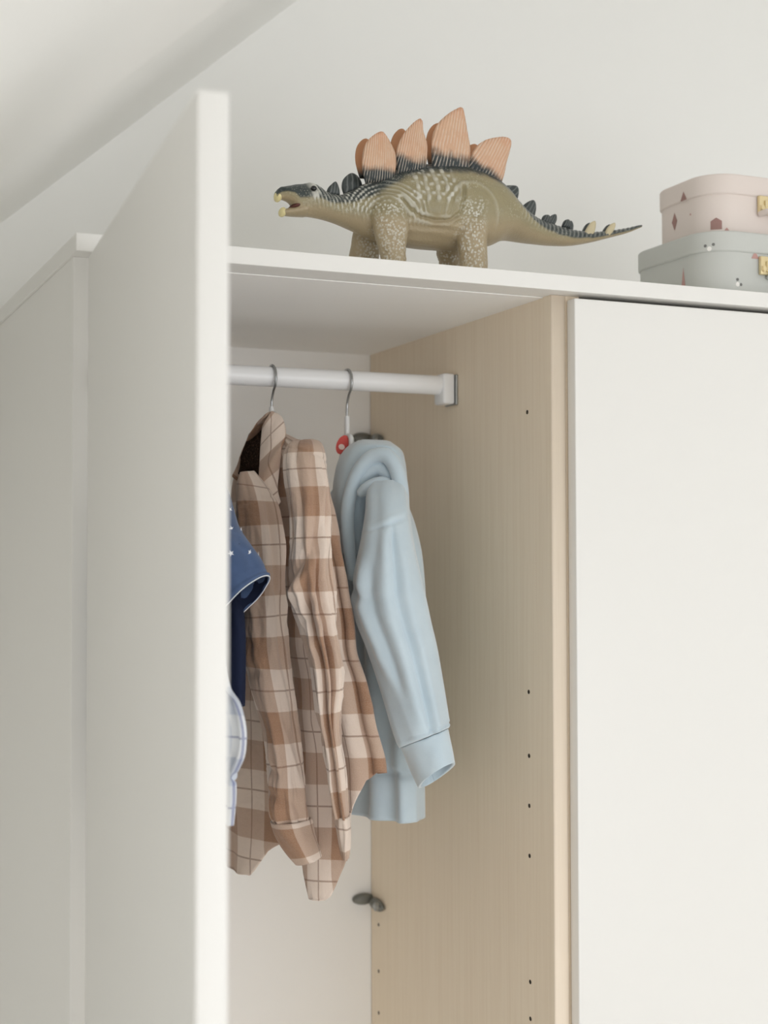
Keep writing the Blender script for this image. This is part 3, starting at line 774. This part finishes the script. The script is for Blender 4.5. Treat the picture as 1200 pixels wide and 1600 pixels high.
JAW = np.array([(0.2530,2.0711,2.0653),
(0.2575,2.0723,2.0643),
(0.2637,2.0743,2.0642),
(0.2713,2.0780,2.0645),
(0.2806,2.0847,2.0650)])
D = empty('toy_dinosaur', (0.48, YC, 2.0), 'olive rubber stegosaurus toy with orange back plates standing on the wardrobe', 'toy dinosaur')
pipx = np.linspace(0, 1, len(PROF))
xw = [PROF[0, 0]-0.002, 0.262, 0.285, 0.300, 0.315, 0.345, 0.385, 0.43, 0.48, 0.52, 0.55, 0.58, 0.63, 0.69, PROF[-1, 0]]
hwid = [0.006, 0.0125, 0.0165, 0.0185, 0.0175, 0.022, 0.034, 0.043, 0.047, 0.043, 0.032, 0.020, 0.013, 0.0075, 0.0022]
tail_y = lambda x: 0.0
def prof_tube(rows, wfun, n=40, m=160):
    rows = np.asarray(rows)
    t = np.linspace(0, 1, m)
    P3 = np.c_[rows[:, 0], rows[:, 1]*0, rows[:, 2]*0, rows[:, 1], rows[:, 2]]
    Q, _ = crom(P3, t)
    vs, fs = [], []
    for i in range(m):
        x, zt, zb = Q[i, 0], Q[i, 3], Q[i, 4]; zc, hz = (zt+zb)/2, max((zt-zb)/2, 0.0015); w = wfun(x)
        for k in range(n):
            a = 2*math.pi*k/n; c, s = math.cos(a), math.sin(a)
            yy = w*math.copysign(abs(c)**0.95, c); zz = zc+hz*math.copysign(abs(s)**0.95, s)
            # pear section: narrower towards the spine
            yy *= 1.0 - 0.22*max(s, 0)**1.5
            vs.append((x, YC+yy, zz))
    for i in range(m-1):
        for k in range(n):
            a, b = i*n+k, i*n+(k+1) % n; fs.append((a, b, b+n, a+n))
    fs.append(tuple(range(n))[::-1]); fs.append(tuple((m-1)*n+k for k in range(n)))
    return vs, fs
bmv, bmf = [], []
def addgeo(v, f):
    o = len(bmv); bmv.extend(v); bmf.extend([tuple(i+o for i in q) for q in f])
addgeo(*prof_tube(PROF, lambda x: np.interp(x, xw, hwid)))
addgeo(*prof_tube(JAW, lambda x: np.interp(x, [JAW[0, 0], JAW[-1, 0]], [0.007, 0.015]), 24, 30))
def leg_geo(rows, yc, hd, inward):
    rows = [list(r) for r in rows]
    lastx, lastw, lastz = rows[-1]
    rows.append([lastx-0.002, lastw*1.02, 2.013]); rows.append([lastx-0.005, lastw*1.15, 2.006]); rows.append([lastx-0.005, lastw*1.15, 2.0003])
    rows = np.array(rows); P = np.c_[rows[:, 0], np.zeros(len(rows)), rows[:, 2], rows[:, 1]]
    Q, _ = crom(P, np.linspace(0, 1, 40)); vs, fs = [], []; n = 28
    for i in range(40):
        u = i/39; yy0 = yc + inward*(1-u)**2*0.018; hdd = hd*(1.15-0.3*min(u*1.6, 1)) if u < .85 else hd*(0.85+(u-.85)*2)
        for k in range(n):
            a = 2*math.pi*k/n; vs.append((Q[i, 0]+Q[i, 3]*math.cos(a), yy0+hdd*math.sin(a), Q[i, 2]))
    for i in range(39):
        for k in range(n):
            a, b = i*n+k, i*n+(k+1) % n; fs.append((a, a+n, b+n, b))
    fs.append(tuple(range(n))); fs.append(tuple((39)*n+k for k in range(n))[::-1])
    addgeo(vs, fs)
leg_geo([(0.3761,0.0191,2.0929),
(0.3749,0.0226,2.0742),
(0.3752,0.0215,2.0561),
(0.3747,0.0179,2.0382),
(0.3755,0.0147,2.0240),
(0.3763,0.0147,2.0175)], 0.077, 0.017, 1); leg_geo([(0.4813,0.0192,2.1070),
(0.4804,0.0234,2.0879),
(0.4786,0.0217,2.0692),
(0.4773,0.0188,2.0507),
(0.4776,0.0175,2.0322),
(0.4775,0.0175,2.0180)], 0.077, 0.018, 1)
leg_geo([(0.3799,0.0202,2.0878),
(0.3745,0.0197,2.0722),
(0.3695,0.0180,2.0568),
(0.3683,0.0176,2.0453),
(0.3675,0.0184,2.0361)], 0.146, 0.016, -1); leg_geo([(0.4832,0.0233,2.0973),
(0.4805,0.0207,2.0739),
(0.4786,0.0172,2.0547),
(0.4786,0.0155,2.0431),
(0.4802,0.0138,2.0364)], 0.146, 0.017, -1)
tmp = bpy.data.meshes.new('tmp'); tmp.from_pydata(bmv, [], bmf); tmp.update()
bm = bmesh.new(); bm.from_mesh(tmp); bmesh.ops.recalc_face_normals(bm, faces=bm.faces[:]); bm.to_mesh(tmp); bm.free()
to = bpy.data.objects.new('tmp', tmp); COL.objects.link(to)
md = to.modifiers.new('r', 'REMESH'); md.mode = 'VOXEL'; md.voxel_size = 0.00105
md = to.modifiers.new('s', 'SMOOTH'); md.iterations = 5; md.factor = 0.5
dg = bpy.context.evaluated_depsgraph_get()
bme = bpy.data.meshes.new_from_object(to.evaluated_get(dg)); bpy.data.objects.remove(to, do_unlink=True)
bme.name = 'body'
co = np.zeros(len(bme.vertices)*3); bme.vertices.foreach_get('co', co); co = co.reshape(-1, 3)
no = np.zeros(len(bme.vertices)*3); bme.vertices.foreach_get('normal', no); no = no.reshape(-1, 3)
X_, Y_, Z_ = co.T
zt = np.interp(X_, PROF[:, 0], PROF[:, 1]); zb = np.interp(X_, PROF[:, 0], PROF[:, 2])
rel = (Z_-zb)/(zt-zb)                    # 0 belly, 1 spine
def ss(x, a, b):
    t = np.clip((x-a)/(b-a), 0, 1); return t*t*(3-2*t)
side = ss(np.abs(no[:, 1]), 0.15, 0.5)
disp = np.zeros(len(co))
# neck wrinkles: rings round the neck, curving round the shoulder
neck = ss(X_, 0.275, 0.290)*(1-ss(X_, 0.345, 0.375))*ss(rel, 0.12, 0.3)
wr = np.sin((X_*1.0 + 0.25*(Z_-2.08))*2*math.pi/0.0046 + 1.5*np.sin(Z_*180))
disp += neck*wr*0.0005*np.clip(0.8+0.5*np.sin(X_*900+Z_*700), 0.3, 1)
# shoulder arcs round the near/far foreleg
sx, sz = 0.3706, 2.062
rr = np.hypot((X_-sx), (Z_-sz)*0.95); ang_ = np.arctan2(Z_-sz, X_-sx)
arc = ss(rr, 0.018, 0.024)*(1-ss(rr, 0.044, 0.056))*ss(np.sin(ang_+0.15), -0.1, 0.35)*side
wob = np.array([mnoise.noise(Vector((x*70, 3.1, z*70))) for x, y, z in co])
arc = arc*np.clip(0.75+0.6*wob, 0.1, 1)
disp += arc*np.sin((rr+0.0016*wob)*2*math.pi/0.0050)*0.0006
hx, hz = 0.472, 2.072
rh = np.hypot(X_-hx, (Z_-hz)*0.8)
arch = ss(rh, 0.026, 0.03)*(1-ss(rh, 0.036, 0.044))*side*ss(Z_, 2.055, 2.075)
disp += arch*np.sin(rh*2*math.pi/0.008)*0.0005
# flank skin fold
FL = np.array([(0.3865,2.0888),
(0.3944,2.0793),
(0.4073,2.0702),
(0.4250,2.0659),
(0.4438,2.0677),
(0.4553,2.0762),
(0.4595,2.0944),
(0.4612,2.1095)])
dmin = np.full(len(co), 9.0)
for k in range(len(FL)-1):
    a, b = FL[k], FL[k+1]; ab = b-a; t = np.clip(((X_-a[0])*ab[0]+(Z_-a[1])*ab[1])/(ab@ab), 0, 1)
    dmin = np.minimum(dmin, np.hypot(X_-a[0]-t*ab[0], Z_-a[1]-t*ab[1]))
disp += (-0.0016*np.exp(-(dmin/0.0017)**2) + 0.0011*np.exp(-((dmin-0.0042)/0.0022)**2))*side
# rib-like ridges and knobs on the flank
rib = ss(X_, 0.392, 0.405)*(1-ss(X_, 0.445, 0.458))*ss(rel, 0.42, 0.52)*(1-ss(rel, 0.86, 0.93))*side
disp += rib*(np.sin((X_+0.002*wob)*2*math.pi/0.0115)*0.0004 + np.maximum(0, np.sin((X_+0.002*wob)*2*math.pi/0.0115)*np.sin((Z_+0.003*wob)*2*math.pi/0.0125))*0.0013)
# belly folds
bel = ss(X_, 0.385, 0.40)*(1-ss(X_, 0.45, 0.47))*(1-ss(rel, 0.30, 0.42))
disp += bel*np.sin(Z_*2*math.pi/0.009+X_*30)*0.0004
# tail bands
tl = ss(X_, 0.53, 0.55)*ss(rel, 0.30, 0.45)*(1-ss(X_, 0.71, 0.73))
disp += tl*np.sin((X_-0.25*Z_)*2*math.pi/0.0062)*0.0004
# leg scales region
onleg = side*(Z_ < 2.100)
lf = np.exp(-((X_-0.3715)/0.0175)**4)*(1-ss(Z_, 2.076, 2.088))
lh = np.exp(-((X_-0.4715)/0.0165)**4)*(1-ss(Z_, 2.088, 2.100))
sc = np.clip(lf+lh, 0, 1)*onleg*np.clip(0.75+0.7*wob, 0, 1)
vor = np.array([mnoise.voronoi(Vector((x*330, y*330, z*330)))[0][0] for x, y, z in co])
disp += sc*(0.45-vor)*0.0022
spine = ss(rel, 0.80, 0.92)*ss(X_, 0.37, 0.40)*(1-ss(X_, 0.53, 0.55))
disp += spine*(0.4-vor)*0.0012
# brow ridge, cheek, nostril
def blob(x, z, r, a):
    return a*np.exp(-(((X_-x)**2+(Z_-z)**2)/r**2))*np.sign(1)*ss(np.abs(no[:, 1]), 0.05, 0.3)
EX, EZ = 0.2857, 2.0945
disp += blob(EX, EZ+0.0042, 0.0042, 0.0024) + blob(EX, EZ, 0.0032, -0.0012) + blob(EX+0.002, EZ-0.0055, 0.005, 0.0012) + blob(EX-0.016, EZ+0.002, 0.006, 0.0010) + blob(0.2515, 2.0915, 0.0018, -0.0012) + blob(0.2515, 2.0945, 0.003, 0.0008)
co2 = co + no*disp[:, None]
co2[:, 2] = np.maximum(co2[:, 2], 2.0)
bme.vertices.foreach_set('co', co2.ravel()); bme.update()
nz = np.array([mnoise.noise(Vector((x*55, y*55, z*55))) + 0.5*mnoise.noise(Vector((x*160, y*160, z*160))) for x, y, z in co])
thr = np.interp(X_, [0.24, 0.27, 0.30, 0.32, 0.36, 0.40, 0.50, 0.54, 0.57, 0.62, 0.70, 0.74], [0.58, 0.46, 0.50, 0.58, 0.70, 0.83, 0.85, 0.74, 0.52, 0.34, 0.28, 0.24])
dark = ss(rel + 0.05*nz, thr-0.05, thr+0.07)*(Z_ > 2.05)
# dry-brushed silver on raised scales and wrinkles
hi = np.clip(disp/0.0007, 0, 1)
dry = np.clip(hi*(1.2*neck*ss(rel, .25, .5) + 0.75*arc + 0.7*rib + 0.5*tl + 0.3*arch), 0, 1) + sc*ss(0.50-vor, 0.0, 0.16)*(1.1+0.5*nz)
dry = np.clip(dry + spine*ss(0.36-vor, 0.05, 0.3)*0.8*ss(nz, -0.1, 0.3), 0, 1)
belly = (1-ss(rel, 0.15, 0.40))
def add_attr(me, name, arr):
    a = me.attributes.new(name, 'FLOAT', 'POINT'); a.data.foreach_set('value', arr.astype(np.float32))
add_attr(bme, 'dark', dark); add_attr(bme, 'dry', dry); add_attr(bme, 'belly', belly)
M_DINO = new_mat('painted_rubber_skin', (150, 140, 108), 0.34, 0.5)
g = G(M_DINO)
base = g.mix(g.noise(g.coord('Object'), 45, 4), lin((134, 125, 94)), lin((158, 148, 116)))
base = g.mix(g.math('MULTIPLY', g.attr('belly'), 0.7), base, lin((176, 158, 130)))
drk = g.mix(g.noise(g.coord('Object'), 160, 3), lin((36, 46, 46)), lin((66, 74, 74)))
c = g.mix(g.attr('dark'), base, drk)
c = g.mix(g.math('MULTIPLY', g.attr('dry'), 0.85), c, lin((212, 211, 202)))
vn = g.n('ShaderNodeTexVoronoi'); vn.inputs['Scale'].default_value = 420; g.l(g.coord('Object'), vn.inputs['Vector'])
spk = g.math('MULTIPLY', g.math('SUBTRACT', 1.0, g.step(vn.outputs[0], 0.12, 0.42)), g.step(g.noise(g.coord('Object'), 38, 3), 0.42, 0.66))
c = g.mix(g.math('MULTIPLY', spk, g.math('SUBTRACT', 0.42, g.math('MULTIPLY', g.attr('belly'), 0.34))), c, lin((206, 202, 184)))
g.color(c)
g.bump(g.math('MULTIPLY', vn.outputs[0], -1.0), 0.35, 0.0009)
dbody = link('body', bme, M_DINO, D, True)

M_PLATE = new_mat('painted_rubber_plate', (206, 152, 118), 0.45, 0.5)
g = G(M_PLATE)
h = g.attr('height'); nn = g.noise(g.coord('Object'), 70, 3)
def ridges(g):
    ph = g.math('ADD', g.attr('ridge'), g.math('MULTIPLY', g.noise(g.coord('Object'), 60, 2), 5.0))
    return g.math('ADD', g.math('MULTIPLY', g.math('SINE', ph), 0.5), 0.5)
wave = ridges(g); g.bump(wave, 0.5, 0.0012)
hh = g.math('ADD', h, g.math('MULTIPLY', g.math('SUBTRACT', nn, 0.5), 0.25))
orange = g.mix(g.noise(g.coord('Object'), 50, 3), lin((206, 158, 126)), lin((214, 180, 152)))
orange = g.mix(g.math('MULTIPLY', g.step(h, 0.75, 1.0), 0.6), orange, lin((216, 158, 126)))
c = g.mix(g.step(hh, 0.16, 0.34), lin((44, 52, 54)), orange)
c = g.mix(g.math('MULTIPLY', g.math('MULTIPLY', g.step(wave, 0.55, 1.0), g.step(g.noise(g.coord('Object'), 120, 2), 0.3, 0.6)), 0.5), c, lin((226, 212, 196)))
g.color(c)
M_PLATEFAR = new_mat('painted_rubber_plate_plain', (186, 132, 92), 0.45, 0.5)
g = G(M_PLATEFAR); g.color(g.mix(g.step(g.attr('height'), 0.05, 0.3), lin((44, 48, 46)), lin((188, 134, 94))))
M_PLATEDARK = new_mat('painted_rubber_dark_plate', (48, 56, 56), 0.45, 0.5)
g = G(M_PLATEDARK); c = g.mix(g.noise(g.coord('Object'), 120, 3), lin((34, 42, 42)), lin((74, 80, 80)))
g.color(g.mix(g.math('MULTIPLY', g.step(ridges(g), 0.6, 1.0), 0.25), c, lin((170, 174, 170))))
M_SPIKE = new_mat('painted_rubber_spike', (196, 184, 152), 0.45, 0.5)
def plate(name, outline, yc, mat, thick, lean, ridges, parent, sink=0.0):
    """a leaf-shaped plate: outline in the x-z plane, lens section, standing on the back and leaning sideways"""
    O = np.array(outline); O[0, 1] -= sink; O[-1, 1] -= sink
    # densify the outline smoothly, keep the base straight
    P3 = np.c_[O[:, 0], np.zeros(len(O)), O[:, 1]]
    Q, _ = crom(P3, np.linspace(0, 1, 46)); E = Q[:, [0, 2]]
    base = np.linspace(E[-1], E[0], 10)[1:-1]; E = np.vstack([E, base])
    cen = E.mean(0); n = len(E); rings = 9
    zmin = min(O[0, 1], O[-1, 1]); zmax = O[:, 1].max()
    vs, fs, hgt, rdg = [], [], [], []
    mid = (O[0]+O[-1])/2; tipi = O[np.argmax(np.hypot(*(O-mid).T))]; ax = (tipi-mid)/np.hypot(*(tipi-mid)); px = np.array([ax[1], -ax[0]])
    L = (E-mid)@ax; lmax = L.max()
    wid = np.abs((E-mid)@px).max()
    for sgn in (-1, 1):
        for j in range(rings):
            s = 1 - (j/(rings-1))**1.0*0.999
            for k in range(n):
                p = cen + (E[k]-cen)*s
                u = ((p-mid)@px)/wid; l = max(((p-mid)@ax)/lmax, 0)
                t = thick*(1-s**2.2)**0.6*(0.45+0.55*(1-l))+0.0006
                fan = u*(1.0+0.35*l)
                y = yc + sgn*t + lean*(p[1]-zmin)
                vs.append((p[0], y, p[1])); hgt.append(l); rdg.append(fan*ridges)
    for side_ in range(2):
        o = side_*rings*n
        for j in range(rings-1):
            for k in range(n):
                a, b = o+j*n+k, o+j*n+(k+1) % n
                fs.append((a, b, b+n, a+n) if side_ == 0 else (a, a+n, b+n, b))
    for k in range(n):
        a, b = k, (k+1) % n; fs.append((b, a, rings*n+a, rings*n+b))
    o = mesh(name, vs, fs, mat, parent)
    add_attr(o.data, 'height', np.array(hgt)); add_attr(o.data, 'ridge', np.array(rdg))
    return o
for k, ol in enumerate([[(0.3484,2.1127),(0.3444,2.1225),(0.3445,2.1387),(0.3484,2.1523),(0.3572,2.1621),(0.3675,2.1674),(0.3731,2.1632),(0.3803,2.1530),(0.3851,2.1431),(0.3858,2.1269),(0.3826,2.1192)],
[(0.3891,2.1272),(0.3867,2.1433),(0.3883,2.1539),(0.3964,2.1696),(0.4062,2.1812),(0.4152,2.1879),(0.4184,2.1857),(0.4200,2.1739),(0.4249,2.1610),(0.4257,2.1476),(0.4232,2.1338)],
[(0.4338,2.1320),(0.4314,2.1497),(0.4323,2.1708),(0.4390,2.1851),(0.4506,2.1970),(0.4648,2.2063),(0.4698,2.2073),(0.4731,2.1982),(0.4772,2.1798),(0.4814,2.1598),(0.4804,2.1400)],
[(0.4796,2.1338),(0.4813,2.1491),(0.4890,2.1636),(0.5009,2.1726),(0.5179,2.1780),(0.5300,2.1790),(0.5351,2.1757),(0.5342,2.1656),(0.5298,2.1498),(0.5271,2.1358),(0.5211,2.1229)]]):
    plate('back_plate', ol, 0.094, M_PLATE, 0.0042, -0.06, 44, D, 0.006)
for k, ol in enumerate([[(0.3547,2.1265),(0.3499,2.1411),(0.3516,2.1563),(0.3580,2.1661),(0.3645,2.1691),(0.3710,2.1637),(0.3742,2.1452),(0.3726,2.1269)],
[(0.3972,2.1386),(0.3939,2.1564),(0.3972,2.1735),(0.4055,2.1844),(0.4122,2.1859),(0.4171,2.1773),(0.4187,2.1576),(0.4154,2.1405)],
[(0.4438,2.1481),(0.4405,2.1662),(0.4431,2.1834),(0.4507,2.1951),(0.4592,2.1984),(0.4659,2.1891),(0.4693,2.1663),(0.4658,2.1489)],
[(0.4897,2.1484),(0.4863,2.1573),(0.4898,2.1686),(0.4984,2.1757),(0.5071,2.1783),(0.5157,2.1699),(0.5157,2.1542)]]):
    plate('back_plate', ol, 0.126, M_PLATEFAR, 0.0042, 0.06, 20, D, 0.006)
for k, ol in enumerate([[(0.3054,2.0922),(0.3070,2.0990),(0.3117,2.1046),(0.3164,2.1081),(0.3187,2.1061),(0.3211,2.0997),(0.3219,2.0931)],
[(0.3298,2.0961),(0.3274,2.1048),(0.3290,2.1130),(0.3345,2.1195),(0.3401,2.1223),(0.3465,2.1200),(0.3520,2.1124),(0.3528,2.1036)],
[(0.5267,2.1179),(0.5302,2.1221),(0.5354,2.1253),(0.5468,2.1269),(0.5520,2.1258),(0.5537,2.1206),(0.5519,2.1111),(0.5475,2.1029),(0.5423,2.1039)],
[(0.5562,2.0951),(0.5624,2.1043),(0.5695,2.1104),(0.5766,2.1138),(0.5801,2.1130),(0.5819,2.1061),(0.5800,2.0950),(0.5764,2.0876)],
[(0.5844,2.0876),(0.5880,2.0942),(0.5952,2.0956),(0.5978,2.0912),(0.5969,2.0840)],
[(0.5951,2.0854),(0.5987,2.0936),(0.6050,2.0985),(0.6095,2.0993),(0.6104,2.0931),(0.6067,2.0849)],
[(0.6130,2.0831),(0.6167,2.0905),(0.6230,2.0927),(0.6257,2.0890),(0.6247,2.0818)],
[(0.6238,2.0817),(0.6266,2.0906),(0.6311,2.0934),(0.6338,2.0889),(0.6329,2.0801)]]):
    y = YC + (0.004 if k % 2 else -0.004)*(1 if k < 4 else 0.9)
    plate('small_plate', ol, y, M_PLATEDARK, 0.0034, 0.0, 12, D)
for k, ol in enumerate([[(0.6419,2.0710),(0.6447,2.0807),(0.6502,2.0891),(0.6567,2.0929),(0.6585,2.0899),(0.6575,2.0803),(0.6538,2.0712)],
[(0.6721,2.0768),(0.6750,2.0850),(0.6806,2.0911),(0.6861,2.0932),(0.6870,2.0893),(0.6833,2.0809),(0.6786,2.0765)]]):
    plate('tail_spike', ol, YC-0.006, M_SPIKE, 0.0030, -0.15, 6, D)['label'] = 'cream tail spike'
    plate('tail_spike', [(x+0.004, z+0.002) for x, z in ol], YC+0.006, M_PLATEDARK, 0.0028, 0.15, 6, D)
def ellipsoid(name, c, r, mat, parent, rot=0):
    bm = bmesh.new(); bmesh.ops.create_uvsphere(bm, u_segments=24, v_segments=14, radius=1)
    for v in bm.verts: v.co = Vector((v.co.x*r[0], v.co.y*r[1], v.co.z*r[2]))
    bm.transform(Matrix.Translation(c) @ Matrix.Rotation(rot, 4, 'Y'))
    return from_bm(name, bm, mat, parent, True)
M_EYE = new_mat('glossy_black_eye', (16, 16, 16), 0.06, 0.6)
M_BEAK = new_mat('cream_beak', (224, 212, 160), 0.4)
M_MOUTH = new_mat('mouth_inside', (86, 46, 40), 0.5)
for s in (-1, 1):
    ellipsoid('eye', (EX, YC+s*0.0160, EZ), (0.0034, 0.0026, 0.0030), M_EYE, D)
ellipsoid('beak_tip', (PROF[0, 0]+0.0035, YC, PROF[1, 2]+0.0055), (0.0045, 0.0078, 0.0068), M_BEAK, D, 0.25)
ellipsoid('beak_tip', (JAW[0, 0]+0.001, YC, (JAW[0, 1]+JAW[0, 2])/2-0.0002), (0.0042, 0.0072, 0.0056), M_BEAK, D, 0.25)
ellipsoid('mouth_lining', (JAW[2, 0]+0.006, YC, JAW[2, 1]+0.0015), (0.0085, 0.0125, 0.0035), M_MOUTH, D, -0.35)

# ------------------------------------------------------------------ small suitcases
def outline(x0, x1, y0, y1, r, n=12):
    pts = []
    for cx, cy, a0 in ((x0+r, y0+r, 180), (x1-r, y0+r, 270), (x1-r, y1-r, 0), (x0+r, y1-r, 90)):
        for k in range(n+1):
            a = math.radians(a0+90*k/n); pts.append((cx+r*math.cos(a), cy+r*math.sin(a)))
    return pts
def prism(name, pts, z0, z1, mat, parent, bev=0.002):
    bm = bmesh.new()
    vb = [bm.verts.new((x, y, z0)) for x, y in pts]; f = bm.faces.new(vb)
    ex = bmesh.ops.extrude_face_region(bm, geom=[f])
    bmesh.ops.translate(bm, verts=[e for e in ex['geom'] if isinstance(e, bmesh.types.BMVert)], vec=(0, 0, z1-z0))
    es = [e for e in bm.edges if abs(e.verts[0].co.z-e.verts[1].co.z) < 1e-6]
    bmesh.ops.bevel(bm, geom=es, offset=bev, segments=3, affect='EDGES', profile=0.5)
    o = from_bm(name, bm, mat, parent); autosmooth(o, 50); return o
def decal(name, pts, s, z, poly, mat, parent):
    """a small printed shape lying on the rounded side wall; s = distance along the outline"""
    P = np.array(pts+[pts[0]]); d = np.r_[0, np.cumsum(np.hypot(*np.diff(P, axis=0).T))]
    def at(q):
        q = q % d[-1]; x = np.interp(q, d, P[:, 0]); y = np.interp(q, d, P[:, 1])
        x2 = np.interp((q+1e-4) % d[-1], d, P[:, 0]); y2 = np.interp((q+1e-4) % d[-1], d, P[:, 1])
        t = np.array([x2-x, y2-y]); t /= np.hypot(*t); return x+t[1]*0.0004, y-t[0]*0.0004
    FINE = [at(s-0.02+0.04*j/400) for j in range(401)]
    bm = bmesh.new()
    vs = []
    for u, w in poly:
        x, y = at(s+u); vs.append(bm.verts.new((x, y, z+w)))
    um, wm = np.mean([p[0] for p in poly]), np.mean([p[1] for p in poly])
    x, y = at(s+um); c = bm.verts.new((x, y, z+wm))
    for k in range(len(vs)): bm.faces.new((vs[k], vs[(k+1) % len(vs)], c))
    bmesh.ops.subdivide_edges(bm, edges=bm.edges[:], cuts=2, use_grid_fill=True)
    for v in bm.verts:
        # settle every point back on the curved wall
        k = int(np.argmin([(px_-v.co.x)**2+(py_-v.co.y)**2 for px_, py_ in FINE])); v.co.x, v.co.y = FINE[k]
    return from_bm(name, bm, mat, parent)
def paperboard(name, rgb):
    m = new_mat(name, rgb, 0.6, 0.3); g = G(m)
    g.bump(g.noise(g.coord('Object'), 900, 2), 0.12, 0.0004); return m
M_PINK = paperboard('pink_paperboard', (225, 214, 208)); M_GREY = paperboard('grey_paperboard', (199, 201, 197))
M_PRINTD = new_mat('plum_print', (158, 124, 118), 0.7); M_PRINTP = new_mat('rose_print', (192, 152, 146), 0.7)
M_PRINTK = new_mat('dark_dot_print', (120, 120, 118), 0.7); M_PRINTW = new_mat('white_print', (240, 238, 234), 0.7)
TRI = lambda w, h: [(-w, 0), (w, 0), (0, h)]
SQ = lambda w, h: [(-w, 0), (w, 0), (w, h*0.7), (0, h), (-w, h*0.7)]
DOT = lambda r: [(r*math.cos(a*math.pi/5), r*math.sin(a*math.pi/5)) for a in range(10)]
def suitcase(x0, x1, y0, y1, z0, z1, lid_h, r, mat, label, latch_x, latch_z, prints):
    c = empty('toy_suitcase', ((x0+x1)/2, (y0+y1)/2, z0), label, 'suitcase', 'stacked small suitcases')
    i = 0.0026
    prism('body', outline(x0+i, x1-i, y0+i, y1-i, r-i), z0+0.0003, z1-0.006, mat, c, 0.0015)
    lid = prism('lid', outline(x0, x1, y0, y1, r), z1-lid_h, z1, mat, c, 0.003)
    ob, olid = outline(x0+i, x1-i, y0+i, y1-i, r-i), outline(x0, x1, y0, y1, r)
    for kind, s, z, poly, m in prints:
        decal('printed_motif', olid if kind == 'lid' else ob, s, z, poly, m, c)
    for lx in latch_x:
        la = box('latch', lx-0.013, lx+0.013, y0-0.0035, y0+0.002, latch_z-0.011, latch_z+0.012, M_BRASS, c, bev=0.0012, seg=3); autosmooth(la)
        cyl('latch_rivet', (lx-0.009, y0-0.006, latch_z-0.004), (lx-0.009, y0-0.003, latch_z-0.004), 0.004, M_BRASS, la, 18, 0.001)
        box('latch_hasp', lx-0.006, lx+0.010, y0-0.0068, y0-0.003, latch_z-0.008, latch_z+0.006, M_BRASS, la, bev=0.0015, seg=3)
    xm = (x0+x1)/2
    pipe('handle', [(xm-0.04, y0+0.0, z0+0.030), (xm-0.036, y0-0.018, z0+0.030), (xm, y0-0.024, z0+0.030), (xm+0.036, y0-0.018, z0+0.030), (xm+0.04, y0+0.0, z0+0.030)], 0.004, mat, c, 10, 40)
    return c
# outline starts at the left side's front end (s=0), runs round the front-left corner, then along the front
GX0, GX1, GY0, GY1 = 0.785, 1.045, 0.045, 0.232
PX0, PX1, PY0, PY1 = 0.803, 1.035, 0.066, 0.205
Rg, Rp = 0.045, 0.042
def Ls(x0, x1, y0, y1, r):
    return 2*((x1-x0-2*r)+(y1-y0-2*r))+2*math.pi*r
LG, LPk = Ls(GX0, GX1, GY0, GY1, Rg), Ls(PX0, PX1, PY0, PY1, Rp)
suitcase(GX0, GX1, GY0, GY1, 2.0, 2.0845, 0.026, Rg, M_GREY, 'pale grey paperboard suitcase with brass latch, lower one of the stack', (0.874, 0.975), 2.043,
    [('body', -0.012, 2.020, TRI(0.0045, 0.026), M_PRINTP), ('body', -0.012, 2.014, SQ(0.0022, 0.007), M_PRINTP),
     ('lid', 0.028, 2.066, DOT(0.0020), M_PRINTK), ('lid', 0.038, 2.067, DOT(0.0020), M_PRINTK), ('lid', 0.033, 2.062, DOT(0.003), M_PRINTW),
     ('body', 0.066, 2.024, DOT(0.0020), M_PRINTK), ('body', 0.071, 2.018, DOT(0.0020), M_PRINTK), ('body', 0.066, 2.018, DOT(0.003), M_PRINTW), ('body', 0.093, 2.052, TRI(0.006, 0.010), M_PRINTP)])
suitcase(PX0, PX1, PY0, PY1, 2.0848, 2.1625, 0.026, Rp, M_PINK, 'pale pink paperboard suitcase with brass latch, on top of the grey one', (0.889, 0.97), 2.1255,
    [('body', -0.038, 2.107, [(-.006, .008), (0, -.004), (.006, .008), (0, .020)], M_PRINTD), ('lid', -0.014, 2.137, TRI(0.007, 0.012), M_PRINTD), ('body', 0.035, 2.092, SQ(0.007, 0.015), M_PRINTD),
     ('body', -0.003, 2.117, DOT(0.0015), M_PRINTP), ('body', 0.048, 2.088, TRI(0.005, 0.006), M_PRINTP)])
